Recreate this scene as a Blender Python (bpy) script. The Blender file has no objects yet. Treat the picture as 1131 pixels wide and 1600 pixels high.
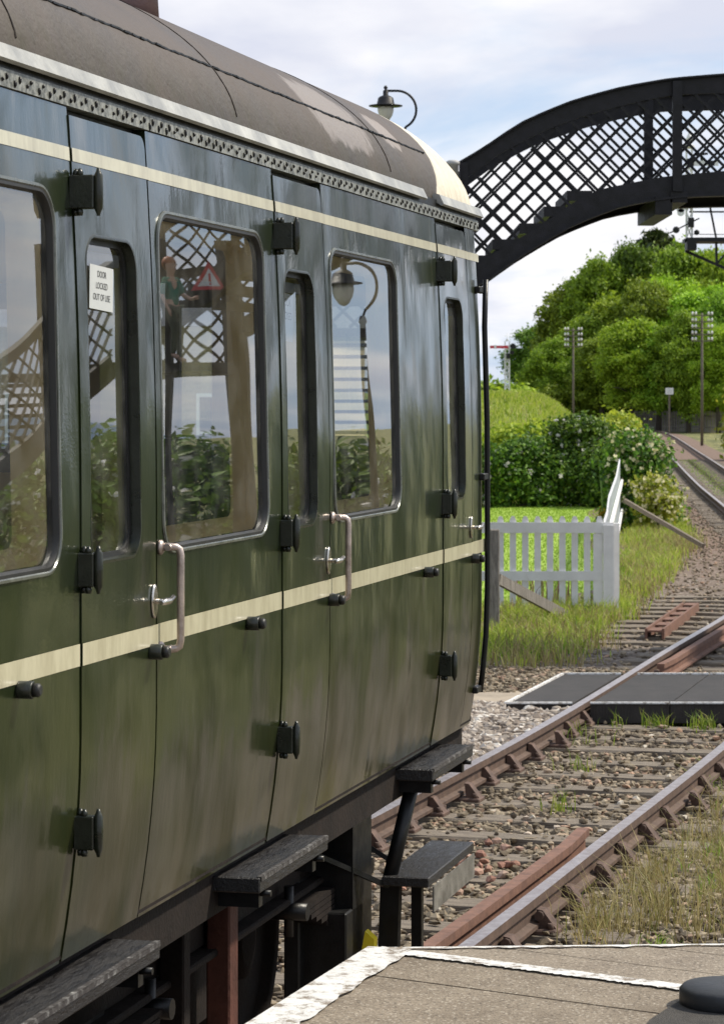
import bpy, bmesh, math, random
import numpy as np
from mathutils import Vector, Matrix
R = math.radians
random.seed(7); rng = np.random.default_rng(7)
SC = bpy.context.scene
COL = SC.collection
# ------------------------------------------------------------------ camera
F = 4300.0                                   # focal length in photo pixels (photo 1131 x 1600)
CZ = 2.5                                     # eye height above the rail tops
cam = bpy.data.cameras.new('camera'); camo = bpy.data.objects.new('camera', cam); COL.objects.link(camo)
cam.sensor_fit = 'VERTICAL'; cam.sensor_height = 36; cam.sensor_width = 36 * 1131 / 1600
cam.lens = F / 1600 * 36; cam.shift_y = -178 / 1600; cam.clip_end = 6000; cam.clip_start = .1
camo.location = (0, 0, CZ); camo.rotation_euler = (R(90), 0, 0)
cam.dof.use_dof = True; cam.dof.focus_distance = 9.2; cam.dof.aperture_fstop = 16
SC.camera = camo
# ------------------------------------------------------------------ sky and sun
SUN_EL, SUN_AZ = 48, 68                      # degrees; azimuth clockwise from +Y (the view direction)
w = bpy.data.worlds.new('World'); SC.world = w; w.use_nodes = True
nt = w.node_tree; nt.nodes.clear(); N = nt.nodes.new; L = nt.links.new
sky = N('ShaderNodeTexSky'); sky.sky_type = 'NISHITA'; sky.sun_disc = False
sky.sun_elevation = R(SUN_EL); sky.sun_rotation = R(SUN_AZ)
tc = N('ShaderNodeTexCoord'); sep = N('ShaderNodeSeparateXYZ'); L(tc.outputs['Generated'], sep.inputs[0])
zz = N('ShaderNodeMath'); zz.operation = 'ADD'; L(sep.outputs['Z'], zz.inputs[0]); zz.inputs[1].default_value = .10
mx = N('ShaderNodeMath'); mx.operation = 'MAXIMUM'; L(zz.outputs[0], mx.inputs[0]); mx.inputs[1].default_value = .04
dv = N('ShaderNodeVectorMath'); dv.operation = 'DIVIDE'; L(tc.outputs['Generated'], dv.inputs[0])
cb = N('ShaderNodeCombineXYZ')
for i in range(2): L(mx.outputs[0], cb.inputs[i])
cb.inputs[2].default_value = 1; L(cb.outputs[0], dv.inputs[1])
mp = N('ShaderNodeMapping'); mp.inputs['Scale'].default_value = (1.0, .42, 9); mp.inputs['Location'].default_value = (3.1, 1.7, 0); L(dv.outputs[0], mp.inputs[0])
n1 = N('ShaderNodeTexNoise'); n1.inputs['Scale'].default_value = 1.15; n1.inputs['Detail'].default_value = 7; n1.inputs['Roughness'].default_value = .55; n1.inputs['Distortion'].default_value = .35; L(mp.outputs[0], n1.inputs['Vector'])
cr = N('ShaderNodeValToRGB'); cr.color_ramp.elements[0].position = .36; cr.color_ramp.elements[1].position = .60; cr.color_ramp.interpolation = 'EASE'; L(n1.outputs[0], cr.inputs[0])
n2 = N('ShaderNodeTexNoise'); n2.inputs['Scale'].default_value = 2.4; n2.inputs['Detail'].default_value = 5; L(mp.outputs[0], n2.inputs['Vector'])
cc = N('ShaderNodeValToRGB'); L(n2.outputs[0], cc.inputs[0])
cc.color_ramp.elements[0].position = .35; cc.color_ramp.elements[0].color = (4.9, 5.1, 5.9, 1)
cc.color_ramp.elements[1].position = .62; cc.color_ramp.elements[1].color = (7.0, 6.95, 7.1, 1)
blu = N('ShaderNodeMix'); blu.data_type = 'RGBA'; blu.inputs[0].default_value = .8; L(sky.outputs[0], blu.inputs[6]); blu.inputs[7].default_value = (3.1, 4.3, 6.1, 1)
mxx = N('ShaderNodeMix'); mxx.data_type = 'RGBA'; L(cr.outputs[0], mxx.inputs[0]); L(blu.outputs[2], mxx.inputs[6]); L(cc.outputs[0], mxx.inputs[7])
bg = N('ShaderNodeBackground'); bg.inputs[1].default_value = .10; L(mxx.outputs[2], bg.inputs[0])
wo = N('ShaderNodeOutputWorld'); L(bg.outputs[0], wo.inputs[0])
sl = bpy.data.lights.new('sun', 'SUN'); sl.energy = 3.4; sl.angle = R(3); sl.color = (1, .92, .78)
so = bpy.data.objects.new('sun', sl); COL.objects.link(so); so.location = (30, 20, 40)
sd = Vector((math.cos(R(SUN_EL)) * math.sin(R(SUN_AZ)), math.cos(R(SUN_EL)) * math.cos(R(SUN_AZ)), math.sin(R(SUN_EL))))
so.rotation_euler = sd.to_track_quat('Z', 'Y').to_euler()
SC.view_settings.view_transform = 'Standard'; SC.view_settings.look = 'None'; SC.view_settings.exposure = .6; SC.view_settings.gamma = 1
SC.render.engine = 'CYCLES'; SC.cycles.transparent_max_bounces = 24; SC.cycles.max_bounces = 10

# ------------------------------------------------------------------ helpers
def P(px, py, D): return Vector(((px - 565.5) / F * D, D, CZ - (py - 622) / F * D))
def G(px, py, z=-.2):
    D = F * (CZ - z) / (py - 622); return Vector(((px - 565.5) / F * D, D, z))
def tag(o, label=None, cat=None, group=None, kind=None):
    if label: o['label'] = label
    if cat: o['category'] = cat
    if group: o['group'] = group
    if kind: o['kind'] = kind
    return o
def empty(name, loc=(0, 0, 0), rz=0, label=None, cat=None, group=None):
    o = bpy.data.objects.new(name, None); COL.objects.link(o); o.location = loc; o.rotation_euler = (0, 0, rz); o.empty_display_size = .3
    return tag(o, label, cat, group)
def link(name, me, mat=None, parent=None, smooth=None):
    o = bpy.data.objects.new(name, me); COL.objects.link(o)
    if mat is not None and not me.materials:
        for m in (mat if isinstance(mat, (list, tuple)) else [mat]): me.materials.append(m)
    if parent: o.parent = parent
    return o
def fast(name, V, Fc, mats=None, mi=None, smooth=False):
    V = np.asarray(V, dtype=np.float32).reshape(-1, 3); Fc = np.asarray(Fc, dtype=np.int32)
    me = bpy.data.meshes.new(name); k = Fc.shape[1]
    me.vertices.add(len(V)); me.vertices.foreach_set('co', V.ravel())
    me.loops.add(Fc.size); me.loops.foreach_set('vertex_index', Fc.ravel())
    me.polygons.add(len(Fc)); me.polygons.foreach_set('loop_start', np.arange(0, Fc.size, k, dtype=np.int32))
    me.polygons.foreach_set('loop_total', np.full(len(Fc), k, dtype=np.int32))
    if mats:
        for m in mats: me.materials.append(m)
    if mi is not None: me.polygons.foreach_set('material_index', np.asarray(mi, dtype=np.int32))
    me.polygons.foreach_set('use_smooth', np.full(len(Fc), smooth))
    me.update(calc_edges=True); me.validate(); return me
class MB:
    """collects shapes, builds ONE mesh object"""
    def __init__(s): s.bm = bmesh.new()
    def box(s, a, b, M=None, bev=0):
        x0, y0, z0 = a; x1, y1, z1 = b
        r = bmesh.ops.create_cube(s.bm, size=1); vs = r['verts']
        for v in vs: v.co = Vector(((x0 + x1) / 2 + v.co.x * abs(x1 - x0), (y0 + y1) / 2 + v.co.y * abs(y1 - y0), (z0 + z1) / 2 + v.co.z * abs(z1 - z0)))
        if bev:
            es = list({e for v in vs for e in v.link_edges}); q = bmesh.ops.bevel(s.bm, geom=es, offset=bev, segments=1, affect='EDGES')
            vs = list({v for f in q['faces'] for v in f.verts} | {v for v in vs if v.is_valid})
        if M is not None:
            for v in vs: v.co = M @ v.co
        return s
    def bar(s, a, b, wd, ht, up=(0, 0, 1)):
        a = Vector(a); b = Vector(b); d = b - a; Ln = d.length
        if Ln < 1e-6: return s
        d.normalize(); u = Vector(up)
        if abs(d.dot(u)) > .98: u = Vector((0, 1, 0))
        x = d.cross(u).normalized(); u = x.cross(d)
        M = Matrix((x, d, u)).transposed().to_4x4(); M.translation = a
        return s.box((-wd / 2, 0, -ht / 2), (wd / 2, Ln, ht / 2), M)
    def tube(s, pts, r, seg=8, cap=True):
        pts = [Vector(p) for p in pts]; n = len(pts); rr = r if isinstance(r, (list, tuple)) else [r] * n
        rings = []; pu = None
        for i, p in enumerate(pts):
            d = (pts[min(i + 1, n - 1)] - pts[max(i - 1, 0)]).normalized()
            u = pu if pu is not None else (Vector((0, 0, 1)) if abs(d.z) < .9 else Vector((1, 0, 0)))
            x = d.cross(u)
            if x.length < 1e-4: x = d.cross(Vector((0, 1, 0)))
            x.normalize(); y = x.cross(d).normalized(); pu = y
            rings.append([s.bm.verts.new(p + (x * math.cos(t) + y * math.sin(t)) * rr[i]) for t in [2 * math.pi * k / seg for k in range(seg)]])
        for i in range(n - 1):
            for k in range(seg):
                f = s.bm.faces.new((rings[i][k], rings[i][(k + 1) % seg], rings[i + 1][(k + 1) % seg], rings[i + 1][k])); f.smooth = True
        if cap: s.bm.faces.new(rings[0][::-1]); s.bm.faces.new(rings[-1])
        return s
    def lathe(s, prof, M=None, seg=16, smooth=True):
        rings = []
        for (r, z) in prof:
            ring = [s.bm.verts.new(Vector((r * math.cos(2 * math.pi * k / seg), r * math.sin(2 * math.pi * k / seg), z))) for k in range(seg)]
            rings.append(ring)
        for a, b in zip(rings, rings[1:]):
            for k in range(seg):
                f = s.bm.faces.new((a[k], a[(k + 1) % seg], b[(k + 1) % seg], b[k])); f.smooth = smooth
        s.bm.faces.new(rings[0][::-1]); s.bm.faces.new(rings[-1])
        if M is not None:
            for ring in rings:
                for v in ring: v.co = M @ v.co
        return s
    def poly(s, pts, z0=None, z1=None, vec=None):
        """prism: polygon pts (3d) extruded by vec"""
        a = [s.bm.verts.new(Vector(p)) for p in pts]; v = Vector(vec)
        b = [s.bm.verts.new(Vector(p) + v) for p in pts]
        s.bm.faces.new(a[::-1]); s.bm.faces.new(b); n = len(a)
        for i in range(n): s.bm.faces.new((a[i], a[(i + 1) % n], b[(i + 1) % n], b[i]))
        return s
    def build(s, name, mat=None, parent=None, kind=None, sharp=35):
        bmesh.ops.recalc_face_normals(s.bm, faces=s.bm.faces)
        me = bpy.data.meshes.new(name); s.bm.to_mesh(me); s.bm.free()
        o = link(name, me, mat, parent)
        if kind: o['kind'] = kind
        return o
def smooth_sharp(me, ang=35):
    for p in me.polygons: p.use_smooth = True
    me.set_sharp_from_angle(angle=R(ang))

# ------------------------------------------------------------------ materials
class Mat:
    def __init__(s, name, base=(.5, .5, .5), rough=.6, metal=0, spec=.5, **kw):
        s.m = bpy.data.materials.new(name); s.m.use_nodes = True; s.t = s.m.node_tree; s.b = s.t.nodes['Principled BSDF']
        s.b.inputs['Base Color'].default_value = (*base, 1); s.b.inputs['Roughness'].default_value = rough; s.b.inputs['Metallic'].default_value = metal
        s.b.inputs['Specular IOR Level'].default_value = spec
        for k, v in kw.items(): s.b.inputs[k.replace('_', ' ')].default_value = v
    def n(s, t): return s.t.nodes.new(t)
    def l(s, a, b): s.t.links.new(a, b)
    def coord(s, kind='Object', scale=(1, 1, 1), rot=(0, 0, 0)):
        c = s.n('ShaderNodeTexCoord'); m = s.n('ShaderNodeMapping'); m.inputs['Scale'].default_value = scale; m.inputs['Rotation'].default_value = rot
        s.l(c.outputs[kind], m.inputs[0]); return m.outputs[0]
    def noise(s, vec, scale=5, detail=4, rough=.5, dist=0):
        x = s.n('ShaderNodeTexNoise'); x.inputs['Scale'].default_value = scale; x.inputs['Detail'].default_value = detail; x.inputs['Roughness'].default_value = rough; x.inputs['Distortion'].default_value = dist
        s.l(vec, x.inputs['Vector']); return x.outputs[0]
    def ramp(s, fac, stops):
        x = s.n('ShaderNodeValToRGB'); e = x.color_ramp.elements
        while len(e) < len(stops): e.new(.5)
        for q, (p, c) in zip(e, stops): q.position = p; q.color = (*c, 1) if len(c) == 3 else c
        s.l(fac, x.inputs[0]); return x.outputs[0]
    def mix(s, fac, a, b, mode='MIX'):
        x = s.n('ShaderNodeMix'); x.data_type = 'RGBA'; x.blend_type = mode
        for k, v in ((0, fac), (6, a), (7, b)):
            if isinstance(v, (int, float)): x.inputs[k].default_value = v
            elif isinstance(v, tuple): x.inputs[k].default_value = (*v, 1) if len(v) == 3 else v
            else: s.l(v, x.inputs[k])
        return x.outputs[2]
    def math(s, op, a, b=0, clamp=False):
        x = s.n('ShaderNodeMath'); x.operation = op; x.use_clamp = clamp
        for i, v in enumerate((a, b)):
            if isinstance(v, (int, float)): x.inputs[i].default_value = v
            else: s.l(v, x.inputs[i])
        return x.outputs[0]
    def bump(s, h, dist=.01, strength=1, prev=None):
        x = s.n('ShaderNodeBump'); x.inputs['Distance'].default_value = dist; x.inputs['Strength'].default_value = strength; s.l(h, x.inputs['Height'])
        if prev is not None: s.l(prev, x.inputs['Normal'])
        s.l(x.outputs[0], s.b.inputs['Normal']); return x.outputs[0]
    def col(s, c): s.l(c, s.b.inputs['Base Color'])
    def rgh(s, c): s.l(c, s.b.inputs['Roughness'])
g3 = lambda v: (v, v, v)
def simple(name, base, rough=.6, metal=0, var=.25, scale=6, bump=.0, **kw):
    m = Mat(name, base, rough, metal, **kw); v = m.coord('Object'); f = m.noise(v, scale, 5, .6)
    dk = tuple(c * (1 - var) for c in base); lt = tuple(min(1, c * (1 + var)) for c in base)
    m.col(m.ramp(f, [(.3, dk), (.7, lt)]))
    m.rgh(m.ramp(f, [(.3, g3(max(0, rough - .08))), (.7, g3(min(1, rough + .1)))]))
    if bump: m.bump(m.noise(v, scale * 8, 4), bump)
    return m.m
M = {}
def paint():
    m = Mat('green_coach_paint', (.03, .036, .016), .28, 0, .5, Coat_Weight=1, Coat_Roughness=.04, Coat_IOR=1.48)
    v = m.coord(); st = m.coord(scale=(1, 9, .9))
    streak = m.noise(st, 1.8, 6, .62); fine = m.noise(m.coord(scale=(1, 34, 2.2)), 1.6, 4, .6); big = m.noise(v, 2.2, 4, .5)
    c = m.ramp(big, [(.3, (.008, .014, .006)), (.7, (.018, .025, .007))])
    wear = m.ramp(m.math('MULTIPLY', streak, fine), [(.27, g3(0)), (.40, g3(1))])
    sp = m.n('ShaderNodeSeparateXYZ'); c0 = m.n('ShaderNodeTexCoord'); m.l(c0.outputs['Object'], sp.inputs[0])
    lo = m.ramp(m.math('DIVIDE', sp.outputs['Z'], 4), [(.28, g3(.8)), (.33, g3(.30)), (.42, g3(.35)), (.50, g3(.15)), (.70, g3(.10)), (.75, g3(.8))])
    far = m.ramp(m.math('DIVIDE', sp.outputs['Y'], 12), [(.62, g3(.10)), (.78, g3(.8))])
    msk = m.math('MULTIPLY', m.math('MULTIPLY', wear, lo), far)
    c = m.mix(m.math('MULTIPLY', msk, .6), c, (.12, .12, .075)); m.col(c)
    ground_refl = m.math('MULTIPLY', m.ramp(m.math('DIVIDE', sp.outputs['Z'], 4), [(.29, g3(.9)), (.48, g3(.0))]), m.ramp(m.noise(m.coord(scale=(1, 1.4, .7)), 2.2, 4, .55), [(.36, g3(.15)), (.66, g3(1))]))  # reflection of the sunlit ground, painted as blotchy ochre into the lower side
    c = m.mix(m.math('MULTIPLY', ground_refl, .7), c, (.040, .034, .008)); m.col(c)
    rr = m.ramp(m.noise(m.coord(scale=(1, 1.8, 1)), 2.5, 5, .6), [(.3, g3(.035)), (.75, g3(.12))])
    rc = m.n('ShaderNodeMix'); m.l(msk, rc.inputs[0]); m.l(rr, rc.inputs[2]); rc.inputs[3].default_value = .45
    m.l(rc.outputs[0], m.b.inputs['Coat Roughness'])
    cwt = m.math('MULTIPLY', m.ramp(m.math('DIVIDE', sp.outputs['Z'], 4), [(.285, g3(.75)), (.33, g3(.45)), (.42, g3(.62)), (.5, g3(1))]), m.ramp(m.noise(m.coord(scale=(1, 1.0, .75)), 3.1, 3, .5, .6), [(.36, g3(.35)), (.58, g3(1))])); m.l(cwt, m.b.inputs['Coat Weight']); m.l(m.math('MULTIPLY', cwt, .5), m.b.inputs['Specular IOR Level'])
    b1 = m.noise(m.coord(scale=(1, 1.3, .8)), 1.7, 2, .4); b2 = m.noise(m.coord(scale=(1, 2.2, .8)), 5, 3, .5); b3 = m.noise(v, 130, 2, .5)
    n_ = m.bump(b1, .026, 1); n_ = m.bump(b2, .0024, 1, n_); n_ = m.bump(b3, .00022, 1, n_)
    m.l(n_, m.b.inputs['Coat Normal']); return m.m
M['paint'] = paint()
def cream():
    m = Mat('cream_stripe_paint', (.5, .47, .33), .3, 0, .5, Coat_Weight=.5, Coat_Roughness=.12)
    f = m.noise(m.coord(scale=(1, 8, 2)), 3, 6, .65)
    m.col(m.ramp(f, [(.3, (.40, .365, .25)), (.6, (.54, .505, .36))])); m.bump(m.noise(m.coord(scale=(1, 1.3, .8)), 1.7, 2, .4), .010); return m.m
M['cream'] = cream()
def roofm():
    m = Mat('weathered_roof_paint', (.12, .095, .085), .62, 0, .4)
    v = m.coord(); sp = m.n('ShaderNodeSeparateXYZ'); c0 = m.n('ShaderNodeTexCoord'); m.l(c0.outputs['Object'], sp.inputs[0])
    x, y, z = sp.outputs
    big = m.noise(v, 2.4, 6, .6); st = m.noise(m.coord(scale=(5, 11, 5)), 1.4, 5, .7)
    c = m.ramp(big, [(.3, (.042, .031, .026)), (.7, (.082, .063, .055))])
    # green-black grime close to the gutter
    lowm = m.math('MULTIPLY', m.ramp(m.math('SUBTRACT', z, 3.29), [(.05, g3(1)), (.24, g3(0))]), m.ramp(st, [(.35, g3(.2)), (.7, g3(1))]))
    c = m.mix(lowm, c, (.052, .045, .028))
    # bare grey primer patches
    def patch(cy, cz, ry, rz, amt):
        dx = m.math('DIVIDE', m.math('SUBTRACT', y, cy), ry); dz = m.math('DIVIDE', m.math('SUBTRACT', z, cz), rz)
        d = m.math('ADD', m.math('POWER', m.math('ABSOLUTE', dx), 3), m.math('POWER', m.math('ABSOLUTE', dz), 3))
        d = m.math('ADD', d, m.math('MULTIPLY', m.math('SUBTRACT', st, .5), 2.6)); return m.math('MULTIPLY', m.ramp(d, [(.55, g3(1)), (1.0, g3(0))]), amt)
    side = m.math('GREATER_THAN', x, 0)
    c = m.mix(m.math('MULTIPLY', patch(9.42, 3.50, .42, .13, .85), side), c, (.21, .185, .175))
    c = m.mix(m.math('MULTIPLY', patch(10.28, 3.52, .17, .07, .8), side), c, (.26, .225, .21))
    # cream end, boundary runs back towards the gutter
    bnd = m.math('SUBTRACT', m.math('SUBTRACT', y, 10.70), m.math('MULTIPLY', m.math('SUBTRACT', z, 3.29), 1.18))
    bnd = m.math('ADD', bnd, m.math('MULTIPLY', m.math('SUBTRACT', st, .5), .03))
    crm = m.ramp(m.noise(m.coord(scale=(6, 6, 2)), 3, 6, .7), [(.3, (.50, .45, .35)), (.6, (.66, .60, .49))])
    edge = m.ramp(m.math('ABSOLUTE', bnd), [(.006, g3(1)), (.02, g3(0))])
    c = m.mix(m.math('GREATER_THAN', bnd, 0), c, crm); c = m.mix(edge, c, (.08, .07, .06))
    sk = m.ramp(m.noise(m.coord(scale=(6, 60, 6)), 1, 4, .7), [(.62, g3(0)), (.72, g3(.75))]); c = m.mix(m.math('MULTIPLY', sk, lowm), c, (.02, .017, .012))
    m.col(c); m.rgh(m.ramp(big, [(.3, g3(.5)), (.7, g3(.72))]))
    n_ = m.bump(m.noise(v, 3, 5, .6), .02); m.bump(m.noise(v, 60, 4, .6), .0025, 1, n_); return m.m
M['roof'] = roofm()
M['gutter'] = simple('grey_gutter', (.33, .33, .31), .42, .1, .35, 6, .002)
def rivm():
    m = Mat('rivet_strip', (.3, .31, .29), .42, .1); f = m.noise(m.coord(scale=(2, 14, 14)), 3, 6, .7)
    m.col(m.ramp(f, [(.40, (.07, .073, .062)), (.58, (.26, .265, .24))])); m.bump(f, .002); return m.m
M['rivstrip'] = rivm()
M['black'] = simple('black_metal', (.007, .007, .007), .42, 0, .4, 14, .0008, spec=.35)
M['hinge'] = simple('dark_green_metal', (.016, .019, .012), .3, 0, .4, 14, .0008)
M['rubber'] = simple('window_rubber', (.012, .012, .011), .5, 0, .3, 12, .0005)
M['lip'] = simple('window_lip', (.14, .15, .135), .28, .3, .35, 15, .0006)
M['alu'] = simple('dull_aluminium', (.40, .41, .41), .38, .7, .2, 16, .0004)
M['chrome'] = simple('bright_metal', (.62, .58, .52), .22, .95, .2, 30)
M['brass'] = simple('worn_brown_rail', (.46, .38, .335), .36, .7, .35, 22, .001)
M['wood'] = simple('varnished_wood', (.95, .66, .33), .38, 0, .18, 4)
M['olive'] = simple('olive_door_lining', (.66, .62, .22), .45, 0, .2, 5)
M['seat'] = simple('dark_blue_moquette', (.03, .06, .085), .9, 0, .3, 30)
M['cabin'] = simple('cabin_lining', (.30, .28, .23), .6, 0, .15, 4)
M['ceil'] = simple('cabin_ceiling', (.7, .68, .62), .7, 0, .08, 3)
M['under'] = simple('underframe_grime', (.014, .010, .008), .8, 0, .5, 8, .003, spec=.2)
M['underbrown'] = simple('brown_frame_paint', (.085, .032, .022), .7, 0, .35, 7, .003, spec=.3)
def board():
    m = Mat('step_board', (.02, .018, .016), .5); v = m.coord(scale=(6, 1.5, 6)); f = m.noise(v, 6, 6, .7)
    m.col(m.ramp(f, [(.3, (.006, .005, .005)), (.7, (.014, .012, .011)), (.9, (.035, .03, .027))])); m.rgh(m.ramp(f, [(.3, g3(.22)), (.7, g3(.65))])); m.bump(m.noise(v, 14, 6, .7), .006); return m.m
M['board'] = board()
def edgew():
    m = Mat('worn_white_edge', (.5, .5, .48), .6); f = m.noise(m.coord(scale=(8, 8, 8)), 4, 6, .75)
    m.col(m.ramp(f, [(.50, (.035, .03, .028)), (.60, (.13, .125, .12)), (.72, (.36, .36, .34))])); m.bump(f, .004); return m.m
M['edgew'] = edgew()
def glass():
    m = bpy.data.materials.new('window_glass'); m.use_nodes = True; t = m.node_tree; t.nodes.clear()
    o = t.nodes.new('ShaderNodeOutputMaterial'); mix = t.nodes.new('ShaderNodeMixShader'); tr = t.nodes.new('ShaderNodeBsdfTransparent'); gl = t.nodes.new('ShaderNodeBsdfGlossy')
    tr.inputs[0].default_value = (.96, .98, .97, 1); gl.inputs['Roughness'].default_value = .006; gl.inputs[0].default_value = (.96, .98, 1, 1)
    fr = t.nodes.new('ShaderNodeFresnel'); fr.inputs[0].default_value = 1.55
    a = t.nodes.new('ShaderNodeMath'); a.operation = 'MULTIPLY'; a.inputs[1].default_value = 2
    b = t.nodes.new('ShaderNodeMath'); b.operation = 'ADD'; b.inputs[1].default_value = 1
    d = t.nodes.new('ShaderNodeMath'); d.operation = 'DIVIDE'
    # bevel-free wobble of old glass
    tc = t.nodes.new('ShaderNodeTexCoord'); nz = t.nodes.new('ShaderNodeTexNoise'); nz.inputs['Scale'].default_value = 1.3; nz.inputs['Detail'].default_value = 1
    bp = t.nodes.new('ShaderNodeBump'); bp.inputs['Distance'].default_value = .0016
    t.links.new(tc.outputs['Object'], nz.inputs['Vector']); t.links.new(nz.outputs[0], bp.inputs['Height']); t.links.new(bp.outputs[0], gl.inputs['Normal'])
    t.links.new(fr.outputs[0], a.inputs[0]); t.links.new(fr.outputs[0], b.inputs[0]); t.links.new(a.outputs[0], d.inputs[0]); t.links.new(b.outputs[0], d.inputs[1])
    t.links.new(d.outputs[0], mix.inputs[0]); t.links.new(tr.outputs[0], mix.inputs[1]); t.links.new(gl.outputs[0], mix.inputs[2])
    df = t.nodes.new('ShaderNodeBsdfDiffuse'); df.inputs[0].default_value = (.5, .5, .47, 1); mm = t.nodes.new('ShaderNodeMixShader')
    dn = t.nodes.new('ShaderNodeTexNoise'); dn.inputs['Scale'].default_value = 9; dn.inputs['Detail'].default_value = 7; dr = t.nodes.new('ShaderNodeValToRGB')
    dr.color_ramp.elements[0].position = .4; dr.color_ramp.elements[0].color = (.01, .01, .01, 1); dr.color_ramp.elements[1].position = .8; dr.color_ramp.elements[1].color = (.09, .09, .09, 1)
    t.links.new(tc.outputs['Object'], dn.inputs['Vector']); t.links.new(dn.outputs[0], dr.inputs[0]); t.links.new(dr.outputs[0], mm.inputs[0])
    t.links.new(mix.outputs[0], mm.inputs[1]); t.links.new(df.outputs[0], mm.inputs[2]); t.links.new(mm.outputs[0], o.inputs[0]); return m
M['glass'] = glass()
M['bridge'] = simple('black_bridge_paint', (.010, .0095, .012), .5, 0, .75, 9, .003, spec=.3)
M['bridgepost'] = simple('pale_grey_post', (.34, .34, .33), .6, 0, .2, 5)
M['whitepaint'] = simple('white_fence_paint', (.82, .81, .80), .55, 0, .08, 5, .001)
M['whitemetal'] = simple('white_metal', (.72, .72, .7), .5, 0, .1, 6)
M['red'] = simple('signal_red', (.55, .03, .05), .4, 0, .1, 6)
M['yellow'] = simple('yellow_paint', (.75, .58, .02), .5, 0, .15, 9)
def timber(name, a, b, sc=(1, 1, 1)):
    m = Mat(name, a, .85); v = m.coord(scale=sc); f = m.noise(v, 7, 7, .7, .5)
    m.col(m.ramp(f, [(.3, a), (.7, b)])); m.bump(f, .012); return m.m
M['sleeper'] = timber('weathered_sleeper', (.075, .057, .043), (.28, .232, .175), (.6, 9, 6))
M['oldwood'] = timber('old_grey_wood', (.11, .095, .08), (.34, .31, .27), (6, 6, .8))
M['fencewood'] = timber('grey_paling', (.22, .20, .17), (.45, .41, .35), (2, 2, .5))
M['pole'] = timber('brown_pole', (.09, .075, .055), (.19, .16, .12), (3, 3, .4))
def railm():
    m = Mat('rail_steel', (.2, .1, .08), .6)
    ge = m.n('ShaderNodeNewGeometry'); sp = m.n('ShaderNodeSeparateXYZ'); m.l(ge.outputs['True Normal'], sp.inputs[0])
    up = m.math('GREATER_THAN', sp.outputs['Z'], .9); ps = m.n('ShaderNodeSeparateXYZ'); m.l(ge.outputs['Position'], ps.inputs[0])
    top = m.math('MULTIPLY', up, m.math('GREATER_THAN', ps.outputs['Z'], -.012))
    v = m.coord(); f = m.noise(v, 14, 6, .7)
    m.col(m.mix(top, m.ramp(f, [(.3, (.058, .035, .025)), (.7, (.135, .083, .058))]), m.ramp(f, [(.35, (.36, .29, .27)), (.7, (.62, .56, .54))])))
    m.l(m.math('MULTIPLY', top, .85), m.b.inputs['Metallic']); m.rgh(m.mix(top, g3(.75), g3(.34))); m.bump(f, .002); return m.m
M['rail'] = railm()
def rustm(name, a, b):
    m = Mat(name, a, .8); f = m.noise(m.coord(), 11, 7, .7); m.col(m.ramp(f, [(.3, a), (.7, b)])); m.bump(f, .004); return m.m
M['rust'] = rustm('rusty_steel', (.10, .050, .034), (.23, .115, .075))
M['chair'] = rustm('rail_chair_rust', (.045, .027, .021), (.14, .082, .06))
def groundm():
    m = Mat('meadow_ground', (.1, .12, .03), .95); v = m.coord()
    f = m.noise(v, .35, 6, .65); g = m.noise(v, 3.5, 6, .7)
    h = m.noise(v, .9, 3, .55, 1.2)
    c = m.mix(m.math('MULTIPLY', g, .5), m.ramp(f, [(.35, (.07, .10, .018)), (.65, (.20, .20, .045))]), (.20, .16, .07))
    c = m.mix(m.ramp(h, [(.40, g3(.85)), (.5, g3(0))]), c, (.028, .04, .010)); c = m.mix(m.ramp(h, [(.56, g3(0)), (.64, g3(.8))]), c, (.42, .36, .15))
    m.col(c); m.bump(g, .12); return m.m
M['ground'] = groundm()
def lawnm():
    m = Mat('mown_lawn', (.1, .2, .03), .95); v = m.coord(); g = m.noise(m.coord(scale=(1, 1, 1)), 5, 6, .7)
    m.col(m.ramp(g, [(.3, (.20, .32, .03)), (.7, (.34, .46, .07))])); m.bump(g, .05); return m.m
M['lawn'] = lawnm()
def bankm():
    m = Mat('bank_grass', (.2, .25, .03), .95); g = m.noise(m.coord(scale=(1, 1, 2)), 1.3, 7, .7); h = m.noise(m.coord(), 9, 5, .7)
    m.col(m.mix(m.math('MULTIPLY', h, .7), m.ramp(g, [(.3, (.20, .30, .03)), (.7, (.44, .50, .06))]), (.20, .25, .04))); m.bump(h, .25); return m.m
M['bank'] = bankm()
def ballm():
    m = Mat('ballast_bed', (.15, .12, .09), .95); v = m.coord(); vo = m.n('ShaderNodeTexVoronoi'); vo.inputs['Scale'].default_value = 17; m.l(v, vo.inputs['Vector'])
    sc = m.n('ShaderNodeSeparateColor'); m.l(vo.outputs['Color'], sc.inputs[0])
    c = m.ramp(sc.outputs[0], [(.0, (.075, .055, .04)), (.5, (.17, .13, .10)), (.9, (.30, .25, .20)), (1, (.42, .38, .34))])
    ps = m.n('ShaderNodeSeparateXYZ'); m.l(v, ps.inputs[0]); far = m.ramp(m.math('DIVIDE', ps.outputs['Y'], 100), [(.36, g3(0)), (.5, g3(.75))])
    c = m.mix(far, c, (.19, .115, .08)); c = m.mix(m.math('MULTIPLY', m.noise(v, .9, 5, .6), .45), c, (.09, .065, .045))
    m.col(c); m.bump(m.math('SUBTRACT', 1, vo.outputs['Distance']), .03); return m.m
M['ballast'] = ballm()
def stonem(name, stops):
    m = Mat(name, (.2, .15, .12), .9); ge = m.n('ShaderNodeNewGeometry'); c = m.ramp(ge.outputs['Random Per Island'], stops)
    m.col(m.mix(.5, c, m.ramp(m.noise(m.coord(), 40, 4, .6), [(.3, g3(.4)), (.7, g3(.75))]), 'OVERLAY')); return m.m
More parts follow.
